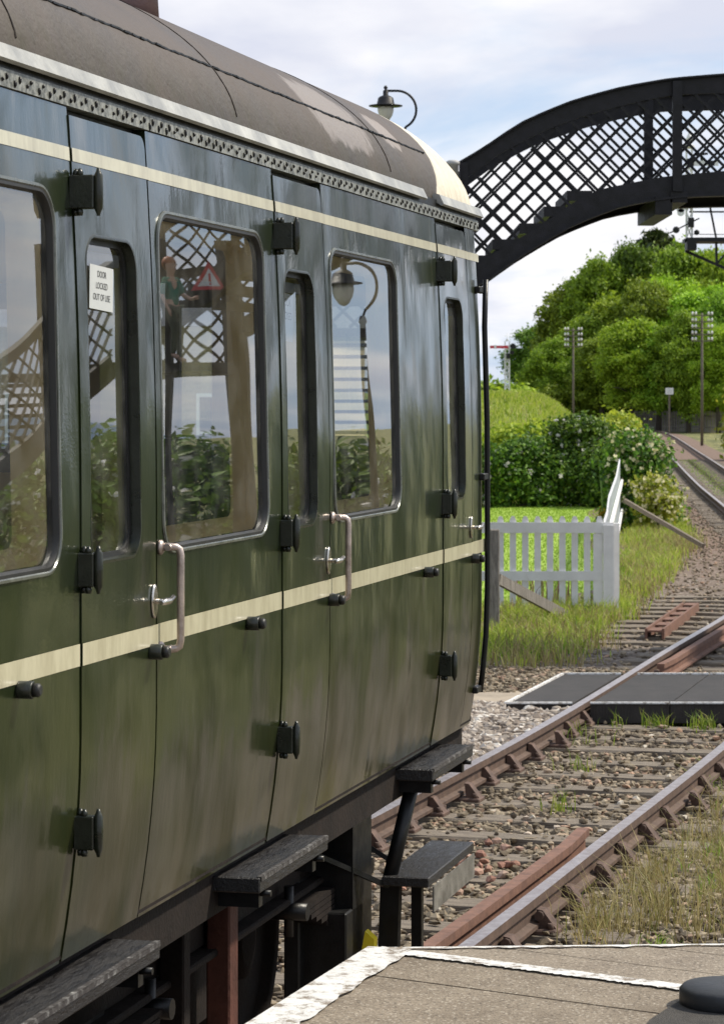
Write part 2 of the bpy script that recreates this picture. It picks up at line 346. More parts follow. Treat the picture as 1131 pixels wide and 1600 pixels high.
M['stones'] = stonem('ballast_stone', [(0, (.07, .052, .034)), (.3, (.135, .104, .066)), (.6, (.20, .158, .105)), (.86, (.29, .238, .168)), (.98, (.34, .21, .14)), (.993, (.5, .45, .37))])
M['bricks'] = stonem('brick_rubble', [(0, (.22, .11, .08)), (.6, (.32, .17, .12)), (1, (.36, .26, .2))])
M['path'] = simple('gravel_path', (.30, .25, .19), .95, 0, .25, 3, .01)
def conc(name, a, b):
    m = Mat(name, a, .9); v = m.coord(); f = m.noise(v, 5, 8, .75); g = m.noise(v, 90, 3, .6)
    vo = m.n('ShaderNodeTexVoronoi'); vo.inputs['Scale'].default_value = 70; m.l(v, vo.inputs['Vector'])
    c = m.ramp(f, [(.3, a), (.7, b)]); c = m.mix(m.ramp(vo.outputs['Distance'], [(.14, g3(.75)), (.34, g3(0))]), c, (.46, .41, .34)); c = m.mix(m.ramp(g, [(.55, g3(0)), (.66, g3(.7))]), c, (.05, .04, .03))
    sc = m.ramp(m.noise(v, 1.6, 6, .7), [(.5, g3(0)), (.75, g3(.5))]); c = m.mix(sc, c, (.12, .09, .06))
    m.col(c); n_ = m.bump(g, .004); m.bump(f, .012, 1, n_); return m.m
M['conc'] = conc('gritty_platform_concrete', (.15, .118, .085), (.30, .25, .19))
M['conc2'] = conc('platform_end_concrete', (.19, .155, .12), (.31, .26, .20))
def linem():
    m = Mat('worn_white_line', (.7, .7, .68), .8); v = m.coord(); f = m.noise(v, 16, 8, .75)
    m.col(m.ramp(f, [(.40, (.22, .18, .14)), (.49, (.62, .61, .59)), (.7, (.80, .80, .79))])); m.bump(f, .006); return m.m
M['line'] = linem()
def rubberm():
    m = Mat('crossing_rubber', (.04, .035, .033), .7); v = m.coord('Object', (1, 1, 1))
    wv = m.n('ShaderNodeTexWave'); wv.wave_type = 'BANDS'; wv.bands_direction = 'X'; wv.inputs['Scale'].default_value = 26; m.l(v, wv.inputs['Vector'])
    f = m.noise(v, 4, 6, .7); m.col(m.ramp(f, [(.3, (.018, .016, .015)), (.7, (.045, .038, .034))])); n_ = m.bump(wv.outputs[0], .004); m.bump(m.noise(v, 50, 3), .003, 1, n_); return m.m
M['xrub'] = rubberm()
def leafm(name, a, b, tr=.35, c3=None):
    m = Mat(name, a, .55, 0, .35); ge = m.n('ShaderNodeNewGeometry'); oi = m.n('ShaderNodeObjectInfo')
    st = [(0, tuple(q * .55 for q in a)), (.22, a), (.75, b)] + ([(1, c3)] if c3 else [])
    c = m.ramp(ge.outputs['Random Per Island'], st)
    hs = m.n('ShaderNodeHueSaturation'); m.l(c, hs.inputs['Color']); m.l(m.math('ADD', m.math('MULTIPLY', oi.outputs['Random'], .5), .75), hs.inputs['Value']); m.l(m.math('ADD', m.math('MULTIPLY', oi.outputs['Random'], .03), .485), hs.inputs['Hue'])
    m.col(hs.outputs[0]); tl = m.n('ShaderNodeBsdfTranslucent'); m.l(hs.outputs[0], tl.inputs[0]); mxs = m.n('ShaderNodeMixShader'); mxs.inputs[0].default_value = tr
    o = m.t.nodes['Material Output']; m.l(m.b.outputs[0], mxs.inputs[1]); m.l(tl.outputs[0], mxs.inputs[2]); m.l(mxs.outputs[0], o.inputs[0]); return m.m
M['leaf'] = leafm('tree_leaf', (.16, .26, .012), (.35, .49, .035), .35, (.22, .34, .05))
M['leafdark'] = leafm('dark_tree_leaf', (.08, .15, .012), (.19, .31, .028), .3)
M['leafbright'] = leafm('bright_tree_leaf', (.22, .37, .012), (.44, .60, .04), .4, (.30, .44, .06))
M['needle'] = leafm('conifer_needle', (.03, .055, .012), (.10, .13, .03), .15)
M['hedge'] = leafm('hedge_leaf', (.045, .12, .012), (.15, .30, .025), .3, (.24, .36, .04))
M['yellowleaf'] = leafm('yellow_green_leaf', (.22, .31, .02), (.44, .48, .05), .4)
M['petal'] = leafm('white_petal', (.75, .72, .70), (.85, .80, .78), .3)
M['creamflower'] = leafm('cream_flower', (.58, .52, .30), (.80, .74, .50), .35)
M['yellowflower'] = leafm('yellow_flower', (.75, .55, .02), (.85, .7, .05), .3)
M['grassgreen'] = leafm('grass_blade', (.13, .24, .02), (.32, .42, .05), .4, (.38, .36, .12))
M['grassdry'] = leafm('dry_grass_blade', (.30, .25, .09), (.50, .43, .20), .4, (.22, .27, .05))
M['grassyel'] = leafm('yellowing_grass_blade', (.25, .36, .03), (.44, .52, .06), .4, (.52, .46, .2))
M['bark'] = timber('tree_bark', (.04, .032, .025), (.11, .09, .07), (2, 2, .5))
def stonewall():
    m = Mat('sandstone_wall', (.4, .3, .18), .9); v = m.coord(); br = m.n('ShaderNodeTexBrick'); br.inputs['Scale'].default_value = 2.6; br.inputs['Color1'].default_value = (.42, .33, .20, 1); br.inputs['Color2'].default_value = (.30, .235, .15, 1); br.inputs['Mortar'].default_value = (.34, .29, .22, 1)
    mp = m.n('ShaderNodeMapping'); mp.inputs['Rotation'].default_value = (R(90), 0, 0); m.l(v, mp.inputs[0]); m.l(mp.outputs[0], br.inputs['Vector']); m.col(br.outputs[0]); m.bump(m.noise(v, 12, 5), .02); return m.m
M['stonewall'] = stonewall()
M['slate'] = simple('slate_roof', (.09, .09, .10), .6, 0, .3, 5, .01)
M['creamwall'] = simple('cream_wall_paint', (.55, .48, .36), .7, 0, .1, 3)
M['lampglass'] = simple('frosted_lamp_glass', (.72, .70, .62), .25, 0, .06, 6)
M['porcelain'] = simple('white_porcelain', (.8, .78, .74), .3, 0, .05, 6)
M['paper'] = simple('white_paper', (.48, .50, .50), .7, 0, .05, 9)
M['ink'] = simple('black_ink', (.03, .03, .03), .6)
M['skin'] = simple('skin', (.55, .33, .24), .5, 0, .08, 8)
M['hair'] = simple('ginger_hair', (.32, .09, .03), .55, 0, .3, 40)
M['teal'] = simple('green_top', (.01, .17, .11), .8, 0, .2, 10)
M['trouser'] = simple('mottled_trousers', (.07, .08, .05), .85, 0, .6, 14)
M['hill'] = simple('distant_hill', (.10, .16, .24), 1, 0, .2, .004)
M['blackrub'] = simple('black_rubber', (.022, .024, .028), .55, 0, .2, 10, .001)

# ------------------------------------------------------------------ the setting
def sheet(name, pts, z, mat, kind='structure', div=None):
    bm = bmesh.new(); vs = [bm.verts.new((p[0], p[1], z if len(p) < 3 else p[2])) for p in pts]; f = bm.faces.new(vs)
    if f.normal.z < 0: bmesh.ops.reverse_faces(bm, faces=[f])
    bmesh.ops.recalc_face_normals(bm, faces=bm.faces)
    me = bpy.data.meshes.new(name); bm.to_mesh(me); bm.free()
    o = link(name, me, mat); 
    if me.polygons[0].normal.z < 0: me.flip_normals()
    o['kind'] = kind; return o
sheet('ground', [(-2500, -600), (2500, -600), (2500, 3500), (-2500, 3500)], -.232, M['ground'])
# track centre line (x, y)
TC = [(-5.2, -6), (-3.25, 2), (-2.29, 6), (-1.434, 9), (-.30, 12.6), (.705, 16), (1.79, 19.7), (2.60, 22.67), (3.83, 27.4), (4.90, 31.4), (6.0, 36), (7.0, 42), (7.95, 50), (9.0, 62.1), (10.55, 80.5), (14.05, 118.8), (20.9, 195), (22.0, 215), (21.0, 245), (14, 290), (-10, 360)]
def catmull(pts, step=.5):
    out = []; n = len(pts)
    for i in range(n - 1):
        p0 = pts[max(i - 1, 0)]; p1 = pts[i]; p2 = pts[i + 1]; p3 = pts[min(i + 2, n - 1)]
        y1, y2 = p1[1], p2[1]; m1 = (p2[0] - p0[0]) / (p2[1] - p0[1]); m2 = (p3[0] - p1[0]) / (p3[1] - p1[1]); h = y2 - y1
        k = max(2, int(h / step))
        for j in range(k):
            t = j / k; out.append(((2 * t**3 - 3 * t**2 + 1) * p1[0] + (t**3 - 2 * t**2 + t) * h * m1 + (-2 * t**3 + 3 * t**2) * p2[0] + (t**3 - t**2) * h * m2, y1 + t * h))
    out.append(pts[-1]); return out
path = catmull(TC, .8); pa = np.array(path)
def cx(y): return float(np.interp(y, pa[:, 1], pa[:, 0]))
def tdir(y): v = Vector((cx(y + .8) - cx(y - .8), 1.6, 0)); return v.normalized()
def off(y, o, z=0): d = tdir(y); return Vector((cx(y) + d.y * o, y - d.x * o, z))
bed = []
ys = list(np.arange(-6, 130, 1.0)) + list(np.arange(130, 350, 5.))
V = []; Fc = []
for i, y in enumerate(ys):
    wl = 1.75 + .25 * math.sin(y * .9) * .5 + (1.3 if 24 < y < 42 else 0) * min(1, (y - 24) / 4 if y < 30 else (42 - y) / 6)
    wr = 3.2 if y < 40 else max(1.35, 3.2 - (y - 40) * .06); wl += min(1.4, max(0, (y - 38) * .12)) * (1 if y < 110 else .4)
    a = off(y, -wl - .9, -.228); b = off(y, -wl, -.212); c = off(y, wr, -.212); d = off(y, wr + .8, -.228)
    V += [a, b, c, d]
    if i: 
        o = 4 * i
        for k in range(3): Fc.append((o - 4 + k, o - 3 + k, o + 1 + k, o + k))
o = link('ballast_bed', fast('ballast_bed', [tuple(v) for v in V], Fc), M['ballast']); o['kind'] = 'structure'
# path to the foot crossing
pp = [G(560, 1046, -.222), G(985, 1046, -.222), G(900, 1100, -.222), G(700, 1122, -.222), G(300, 1122, -.222)]
sheet('path', [(p.x, p.y) for p in pp] , -.206, M['path'])
lp = [G(300, 952, -.2), G(955, 952, -.2), G(968, 800, -.2), G(962, 780, -.2), G(300, 780, -.2)]
sheet('lawn', [(p.x, p.y) for p in lp], -.224, M['lawn'])
# grass bank behind the hedge
bx = np.linspace(-34, 10.2, 60); by = np.linspace(68, 129, 50); V = []; Fc = []
for j, y in enumerate(by):
    for i in range(60):
        xr = cx(y) - 2.2; x = -34 + (xr + 34) * (1 - (1 - i / 59) ** 1.8)
        u = (y - 68) / 61; rise = min(1, u * 2.6) ; rise = rise * rise * (3 - 2 * rise); e = min(1, max(0, (xr - x) / 4.2)); e = e * e * (3 - 2 * e)
        back = 1 if u < .7 else max(0, (1 - u) / .3)
        h = (2.85 + .10 * math.sin(x * .9) + .08 * math.sin(x * 2.3 + y)) * rise * e * back
        V.append((x, y, -.25 + h))
for j in range(len(by) - 1):
    for i in range(len(bx) - 1): a = j * len(bx) + i; Fc.append((a, a + 1, a + len(bx) + 1, a + len(bx)))
o = link('grass_bank', fast('grass_bank', V, Fc, smooth=True), M['bank']); o['kind'] = 'structure'
# far hills
V = []; Fc = []
for i in range(121):
    a = R(-60 + i * 1.5); r = 2300; h = 60 + 55 * math.sin(i * .17 + 1) + 25 * math.sin(i * .41)
    h *= min(1, max(.05, (i - 38) / 22))
    V += [(r * math.sin(a), r * math.cos(a), -5), (r * 1.05 * math.sin(a), r * 1.05 * math.cos(a), h * .7), (r * 1.15 * math.sin(a), r * 1.15 * math.cos(a), h)]
    if i: b = 3 * i; Fc += [(b - 3, b, b + 1, b - 2), (b - 2, b + 1, b + 2, b - 1)]
o = link('hills', fast('hills', V, Fc, smooth=True), M['hill']); o['kind'] = 'structure'

# ------------------------------------------------------------------ platform
E0 = Vector((.017, 7.50, 1.0)); ed = Vector((.277, .87, 0)).normalized()   # platform edge direction
def pe(t, inn): n_ = Vector((ed.y, -ed.x, 0)); return E0 - ed * t + n_ * inn
Epl = Vector((4.2, 7.72, 1.0))
pm = MB()
A = [pe(0, 0), Epl, Vector((9, 0, 1)), Vector((7, -12, 1)), pe(19, 0)]
pm.poly([(p.x, p.y, .9) for p in A], vec=(0, 0, .094)); 
pm.poly([(p.x + (.06 if i == 0 else 0), p.y - .05, -.3) for i, p in enumerate(A)], vec=(0, 0, 1.19))
pm.build('platform', M['conc'], kind='structure')
# surface slabs: laid in rows parallel to the diagonal white line
W0 = Vector((.075, 7.48, 0)); W1 = Vector((.83, 7.0, 0)); wd = (W1 - W0).normalized(); wn = Vector((-wd.y, wd.x, 0))   # wn points away from camera
def quadslab(mb, q, z0, z1): mb.poly([(p[0], p[1], z0) for p in q], vec=(0, 0, z1 - z0))
def isect(p, d, a, b):
    e = b - a; den = d.x * e.y - d.y * e.x; t = ((a.x - p.x) * e.y - (a.y - p.y) * e.x) / den; return p + d * t
E0f, E1f = Vector((E0.x, E0.y, 0)), Vector((pe(19, 0).x, pe(19, 0).y, 0))
rowsl = []
offs = [0.0, .30, .62, .98, 1.4, 1.9, 2.5, 3.3]
for k in range(len(offs) - 1):
    mb = MB(); oA, oB = offs[k] + (.004), offs[k + 1] - .004
    pA = W0 - wn * oA; pB = W0 - wn * oB
    a = isect(pA, wd, E0f, E1f); b = isect(pB, wd, E0f, E1f)
    jit = random.uniform(-.002, .002)
    c = 0; prev = 0
    cuts = [0, 1.35 + .5 * (k % 2), 3.2, 5.5]
    for c0, c1 in zip(cuts, cuts[1:]): quadslab(mb, [a + wd * (c0 + (.003 if c0 else 0)), b + wd * (c0 + (.003 if c0 else 0)), b + wd * (c1 - .003), a + wd * (c1 - .003)], .985, 1.0 + jit)
    o = mb.build('platform_slab', M['conc'], kind='structure')
mb = MB(); a = isect(W0 + wn * .004, wd, E0f, E1f); far0 = isect(W0 + wn * .10, wd, Vector((E0.x, E0.y, 0)), Vector((Epl.x, Epl.y, 0)))
for oA, oB in ((.004, .19), (.195, .42), (.425, .75), (.755, 1.3)):
    pA = W0 + wn * oA; pB = W0 + wn * oB; q0 = isect(pA, wd, Vector((E0.x, E0.y, 0)), Vector((Epl.x, Epl.y, 0))); q1 = isect(pB, wd, Vector((E0.x, E0.y, 0)), Vector((Epl.x, Epl.y, 0)))
    if oA < .01: q0 = a
    quadslab(mb, [q0, pA + wd * 3.4, pB + wd * 3.4, q1], .985, .999)
mb.build('platform_slab', M['conc2'], kind='structure')
# white lines (ragged edges)
def ragged(name, a, b, w0, z, n=90, jag=.012, side=Vector((0, 0, 0))):
    a = Vector((a.x, a.y, 0)); b = Vector((b.x, b.y, 0)); d = (b - a); nn = Vector((d.y, -d.x, 0)).normalized(); V = []; Fc = []
    for i in range(n + 1):
        p = a + d * i / n; j0 = random.uniform(-jag, jag) * .4; j1 = random.uniform(-jag, jag)
        V += [(*(p + nn * (j0 if side is None else 0)).xy, z), (*(p + nn * (w0 + j1)).xy, z)]
        if i: Fc.append((2 * i - 2, 2 * i - 1, 2 * i + 1, 2 * i))
    me = fast(name, V, Fc); 
    if me.polygons[0].normal.z < 0: me.flip_normals()
    o = link(name, me, M['line']); o['kind'] = 'structure'; return o
ragged('platform_edge_line', pe(19, .0), pe(-.0, .0), .125, 1.0065, 500, .009)
ragged('platform_cross_line', W0 - wd * .03 + wn * .012, W0 + wd * 1.02 + wn * .012, .062, 1.0050, 130, .006, None)
ragged('platform_end_line', E0 + Vector((.04, -.0, 0)), Epl, .022, 1.0038, 120, .012)
ob = MB(); ob.lathe([(.118, 0), (.122, .006), (.122, .036), (.112, .046), (.03, .048)], seg=36); o = ob.build('bollard_base', M['blackrub']); o.location = (.905, 6.80, 1.003)
tag(o, 'round black rubber base standing on the near platform at the lower right', 'bollard base')
# tarmac patch by the base
sheet('tarmac', [(.69, 6.62), (.80, 6.86), (1.02, 6.95), (1.9, 6.4), (1.4, 5.4), (.52, 6.0)], 1.0046, simple('dark_tarmac', (.055, .05, .045), .9, 0, .4, 30, .006))

# ------------------------------------------------------------------ track
prof = [(-.035, 0), (.035, 0), (.035, -.045), (.012, -.055), (.012, -.115), (.05, -.128), (.05, -.148), (-.05, -.148), (-.05, -.128), (-.012, -.115), (-.012, -.055), (-.035, -.045)]
def rail(name, o, y0, y1, label, cat='rail', group=None, step=.6, dz=0, mat='rail', flare=0):
    V = []; Fc = []; n = max(2, int((y1 - y0) / step)); k = len(prof)
    for i in range(n + 1):
        y = y0 + (y1 - y0) * i / n; d = tdir(y)
        fl = flare * max(0, 1 - min(y - y0, y1 - y) / .5) if flare else 0
        c = off(y, o - fl, dz)
        for (a, b) in prof: V.append((c.x + d.y * a, c.y - d.x * a, c.z + b))
        if i:
            for j in range(k): Fc.append(((i - 1) * k + j, i * k + j, i * k + (j + 1) % k, (i - 1) * k + (j + 1) % k))
    me = fast(name, V, Fc)
    bm = bmesh.new(); bm.from_mesh(me)
    bm.verts.ensure_lookup_table()
    bm.faces.new([bm.verts[j] for j in range(k)]); bm.faces.new([bm.verts[n * k + j] for j in range(k)]); bmesh.ops.recalc_face_normals(bm, faces=bm.faces); bm.to_mesh(me); bm.free()
    ob = link(name, me, M[mat]); return tag(ob, label, cat, group)
rail('rail', -.7525, -6, 330, 'left running rail of the track, curving from under the coach across the rubber crossing')
rail('rail', .7525, -6, 330, 'right running rail of the track, nearest the grassy ballast at the right')
rail('check_rail', .7525 - .165, 9.5, 16.15, 'short brown check rail close inside the right running rail, ending between the sleepers', 'check rail', mat='rust', dz=.004, flare=.03)
rail('check_rail', -.7525 + .17, 25.75, 36, 'brown check rail beyond the rubber crossing, lying close inside the left running rail', 'check rail', mat='rust', dz=-.002, flare=.03)
rail('switch_rail', .35, 60, 76, 'thin bright rail between the two running rails in the far curve', 'rail')
# sleepers with chairs
sm = MB(); sm.box((-1.3, -.125, -.33), (1.3, .125, -.178), bev=.012); smo = sm.build('sleeper', M['sleeper'])
def rough_mesh(me, amt):
    for v in me.vertices: v.co += Vector((random.uniform(-amt, amt), random.uniform(-amt, amt), random.uniform(-amt, amt) * .6))
bm = bmesh.new(); bm.from_mesh(smo.data); bmesh.ops.subdivide_edges(bm, edges=[e for e in bm.edges if e.calc_length() > 1], cuts=9); bm.to_mesh(smo.data); bm.free(); rough_mesh(smo.data, .007)
lm = smo.data.copy()
for v in lm.vertices: v.co.x = v.co.x * 1.38 - .42
cm = MB()
cm.box((-.15, -.09, -.182), (.15, .09, -.150), bev=.008)
cm.poly([(-.14, -.045, -.15), (-.05, -.045, -.15), (-.038, -.045, -.055), (-.07, -.045, -.06)], vec=(0, .09, 0)); cm.poly([(.14, -.045, -.15), (.05, -.045, -.15), (.038, -.045, -.055), (.07, -.045, -.06)], vec=(0, .09, 0))
for sx in (-1, 1):
    for sy in (-1, 1): cm.tube([(sx * .115, sy * .06, -.155), (sx * .115, sy * .06, -.12)], .016, 6)
cm.tube([(.055, -.07, -.085), (.055, .07, -.085)], .024, 8)
cho = cm.build('rail_chair', M['chair']); chm = cho.data; bpy.data.objects.remove(cho)
y = 9.9; first = True; ns = 0
while y < 118:
    if 22.7 < y < 25.1: y += .69; continue
    lng = 29.5 < y < 37.5
    if first: s = smo; first = False
    else: s = bpy.data.objects.new('sleeper', lm if lng else smo.data); COL.objects.link(s)
    c = off(y, random.uniform(-.04, .04)); d = tdir(y); s.location = (c.x, c.y, random.uniform(-.010, .004)); s.rotation_euler = (0, 0, -math.atan2(d.x, d.y) + random.uniform(-.015, .015))
    if lng: tag(s, 'longer weathered timber sleeper under the curve beyond the rubber crossing, reaching out to the left', 'sleeper', 'long sleepers beyond the crossing')
    elif y < 23: tag(s, 'weathered timber sleeper half sunk in ballast between the coach and the rubber crossing', 'sleeper', 'sleepers before the crossing')
    else: tag(s, 'timber sleeper in the far reddish ballast beyond the fence corner', 'sleeper', 'sleepers of the far curve') 
    if y < 45:
        for sx in (-.7525, .7525):
            h = bpy.data.objects.new('rail_chair', chm); COL.objects.link(h); h.parent = s; h.location = (sx, 0, 0); h.rotation_euler = (0, 0, 0 if sx > 0 else math.pi)
    ns += 1; y += .69
# ballast stones: uncountable
ico = bmesh.new(); bmesh.ops.create_icosphere(ico, subdivisions=1, radius=1); iv = np.array([v.co[:] for v in ico.verts]); jf = np.array([[v.index for v in f.verts] for f in ico.faces]); ico.free()
def stones(name, pts, smin, smax, mat, label_kind='stuff', flat=.65):
    n = len(pts); nv = len(iv)
    sc = rng.uniform(smin, smax, (n, 1, 1)) * rng.uniform(.6, 1.3, (n, 1, 3)); vv = iv[None] * sc * rng.uniform(.55, 1.35, (n, nv, 1))
    an = rng.uniform(0, 6.28, n); ca, sa = np.cos(an), np.sin(an); x = vv[..., 0] * ca[:, None] - vv[..., 1] * sa[:, None]; yy = vv[..., 0] * sa[:, None] + vv[..., 1] * ca[:, None]
    V = np.stack([x, yy, vv[..., 2] * flat], -1) + np.asarray(pts)[:, None, :]
    Fc = jf[None] + (np.arange(n) * nv)[:, None, None]
    o = link(name, fast(name, V.reshape(-1, 3), Fc.reshape(-1, 3)), mat); 
    if label_kind: o['kind'] = label_kind
    return o
def inview(x, y, z=-.2, m=60):
    px = 565.5 + x / y * F; py = 622 + (CZ - z) / y * F; return -m < px < 1131 + m and py < 1600 + m
pts = []
while len(pts) < 30000:
    y = random.uniform(10.5, 27) if random.random() < .8 else random.uniform(25, 90); o = random.uniform(-2.5, 3.6) if y < 24.5 else random.uniform(-3.2, 2)
    p = off(y, o)
    if not inview(p.x, p.y): continue
    if 22.45 < y < 25.2 and o > -1.6: continue
    fy = ((y - 9.9) % .69) / .69; onsl = (fy < .2 or fy > .8) and abs(o) < 1.3
    if onsl and random.random() < .87: continue
    if 22.3 < p.y < 25.3 and o < -1.35: continue
    if min(abs(o - .7525), abs(o + .7525)) < .06: continue
    pts.append((p.x, p.y, -.205 + random.uniform(-.01, .022) + (.03 if onsl else 0)))
tag(stones('ballast_stones', pts, .013, .034, M['stones']), 'grey and brown ballast stones filling the track', 'ballast stones')
pts = []
for i in range(800):
    y = random.gauss(15.7, .45); p = off(y, random.gauss(-.05, .2))
    if random.random() < .06: pts.append((p.x, p.y, -.175 + random.uniform(0, .02)))
tag(stones('brick_rubble', pts, .022, .042, M['bricks']), 'broken red brick rubble between the rails', 'brick rubble', kind='stuff')
pts = []
while len(pts) < 2800:
    p = G(random.uniform(690, 900), random.uniform(1100, 1220), -.2); 
    if p.x > off(p.y, -1.5).x: continue
    pts.append((p.x, p.y, -.205 + random.uniform(0, .02) + .15 * max(0, 1 - (22.6 - p.y) / 1.6) * (p.y < 22.6) * (p.x > .9)))
V = [(.7, 20.9, -.21), (1.42, 20.9, -.21), (1.72, 22.59, -.06), (.7, 22.59, -.06)]; sheet('shingle_slope', V, 0, M['path'])
for k in range(1500):
    y_ = random.uniform(20.2, 22.58); x_ = random.uniform(.7, off(y_, -.86).x); pts.append((x_, y_, -.205 + random.uniform(0, .02) + .15 * max(0, 1 - (22.6 - y_) / 1.7)))
tag(stones('path_shingle', pts, .018, .05, stonem('pale_shingle', [(0, (.16, .125, .10)), (.5, (.28, .235, .19)), (.9, (.42, .37, .32)), (1, (.6, .56, .5))])), 'pale shingle between the path and the left rail', 'shingle', kind='stuff')

# crossing panels
def panel3(name, q, label, th=.16):
    t = empty(name, (q[0].x, q[0].y, -.2), 0, label, 'crossing panel', 'rubber foot crossing panels'); o0 = Vector((q[0].x, q[0].y, -.2))
    mb = MB(); mb.poly([(p.x - o0.x, p.y - o0.y, .03) for p in q], vec=(0, 0, th)); mb.build('rubber_deck', M['xrub'], t)
    for a, b, nm in ((q[0], q[1], 1), (q[3], q[2], 1)):
        e = MB(); za = Vector((a.x, a.y, -.003)) - o0; zb = Vector((b.x, b.y, -.003)) - o0; e.bar(za, zb, .035, .014); e.build('white_edge', M['line'], t)
    return t, o0
def xq(o0_, o1_, y0=22.6, y1=25.0):
    # panel between rail offsets, ends cut square to the view like the real ones
    def pt(o, yy): 
        y = yy
        for _ in range(8):
            p = off(y, o); y += yy - p.y
        return off(y, o)
    return [pt(o0_, y0), pt(o1_, y0), pt(o1_, y1), pt(o0_, y1)]
q = xq(-1.42, -.83); q[0].x = G(790, 1099, -.01).x; q[3].x = G(876, 1050, -.01).x
t, o0 = panel3('crossing_panel', q, 'outer rubber crossing panel left of the left rail, next to the path'); 
e = MB(); e.bar(Vector((q[0].x, q[0].y, -.003)) - o0, Vector((q[3].x, q[3].y, -.003)) - o0, .03, .014); e.build('white_edge', M['line'], t)
panel3('crossing_panel', xq(-.685, -.06), 'rubber crossing panel between the rails, against the left rail')
panel3('crossing_panel', xq(-.05, .685), 'rubber crossing panel between the rails, against the right rail')
panel3('crossing_panel', xq(.83, 2.4), 'outer rubber crossing panel right of the right rail')

# loose rusty channel and diagonal boards
a = G(1022, 985, -.1); b = G(1078, 944, -.1); t = empty('rusty_channel', (a.x, a.y, -.2), -math.atan2(b.x - a.x, b.y - a.y), 'loose rusty steel channel with slots lying on the ballast by the long sleepers', 'steel channel')
Lc = (b - a).length; mb = MB()
for sx in (-1, 1): mb.box((sx * .095 - .014, 0, .0), (sx * .095 + .014, Lc, .12))
for k in range(6): mb.box((-.081, k * Lc / 5.2, .08), (.081, k * Lc / 5.2 + .4, .10))
mb.build('channel', M['rust'], t)

# ------------------------------------------------------------------ white picket fence
ft = empty('picket_fence', (1.3, 34.7, -.2), 0, 'white painted picket fence panel facing the camera in front of the lawn', 'picket fence')
XL, XR, FY = 1.25, 3.16, 34.7
mb = MB(); mb.box((XL - 1.3, -.05, 1.0), (XR - 1.3, -.022, 1.135)); r_ = mb.build('top_rail', M['whitepaint'], ft)
mb = MB(); mb.box((XL - 1.3, -.05, .40), (XR - 1.3, -.022, .52)); mb.build('bottom_rail', M['whitepaint'], ft)
k = 0; px_ = 781.5
while px_ < 940:
    x = (px_ - 565.5) / F * FY - 1.3; mb = MB(); w_ = .04
    mb.poly([(x - w_, -.02, .08), (x + w_, -.02, .08), (x + w_, -.02, 1.16), (x + .02, -.02, 1.21), (x - .02, -.02, 1.21), (x - w_, -.02, 1.16)], vec=(0, .02, 0)); mb.build('picket', M['whitepaint'], ft); px_ += 19.3
mb = MB(); mb.box((XR - .13 - 1.3, -.10, -.05), (XR - 1.3, -.052, 1.10)); mb.box((XR - .25 - 1.3, -.04, .02), (XR - .135 - 1.3, -.0205, .99)); mb.box((XR - 1.3 - .03, -.0, -.05), (XR - 1.3 + .08, .10, 1.12)); mb.build('post', M['whitepaint'], ft)
mb = MB(); mb.box((2.45 - 1.3, -.06, -.02), (3.12 - 1.3, .02, .09)); mb.build('gravel_board', M['oldwood'], ft)
# receding side run
st_ = empty('side_fence', (3.05, 34.8, -.2), 0, 'white close-boarded side fence running back from the corner of the picket panel', 'picket fence')
def sf(y, z=0): return Vector(((y - 34.8) * .1025, y - 34.8, z))
y = 34.95; k = 0
while y < 61:
    hh = 1.13 + (.0 if y > 38 else -.02) + .12 * max(0, min(1, (y - 37.5) / 2)) + .25 * max(0, (y - 50) / 10); p = sf(y)
    mb = MB(); mb.poly([(p.x, p.y, .05), (p.x + .006, p.y + .13, .05), (p.x + .006, p.y + .13, hh), (p.x + .003, p.y + .065, hh + .05), (p.x, p.y, hh)], vec=(.02, 0, 0)); mb.build('picket', M['whitepaint'], st_); y += .285; k += 1
for z in (.35, .95):
    a = sf(34.95, z); b = sf(61, z + .06); mb = MB(); mb.bar(a + Vector((.06, 0, 0)), b + Vector((.06, 0, 0)), .04, .09); mb.build('rail', M['whitepaint'], st_)
# grey end post and brace
for (px, py0, py1, Y_, lb, nm, wd_) in ((971, 708, 800, 60.5, 'grey wooden post at the far end of the white side fence', 'fence_post', .22), (772, 827, 992, 31.3, 'thick weathered grey post next to the end of the coach', 'wooden_post', .115)):
    X_ = (px - 565.5) / F * Y_; zt = CZ - (py0 - 622) / F * Y_; t = empty(nm, (X_, Y_, -.23), 0, lb, 'post'); mb = MB()
    mb.box((-wd_ / 2, -wd_ / 2, 0), (wd_ / 2, wd_ / 2, zt + .23), bev=.012); mb.build('post', M['oldwood'], t)
    if nm == 'wooden_post':
        a = P(778, 905, Y_) - Vector((X_, Y_, -.23)); b = P(884, 962, 33.0) - Vector((X_, Y_, -.23)); mb = MB(); mb.bar(a, b, .05, .12); mb.build('brace', M['oldwood'], t)
        mb = MB(); mb.bar((-.3, .02, zt - .1), (.06, .02, zt - .1), .012, .012); mb.build('wire', M['black'], t)
    else:
        pass
mb = MB(); a = P(975, 782, 50); b = P(1098, 853, 47.5); c0 = Vector((a.x, a.y, -.2)); mb.bar(a - c0, b - c0, .05, .075); o = mb.build('timber_brace', M['sleeper']); o.location = c0
tag(o, 'slanting brown timber brace leaning from the side fence down to the ballast', 'timber brace')

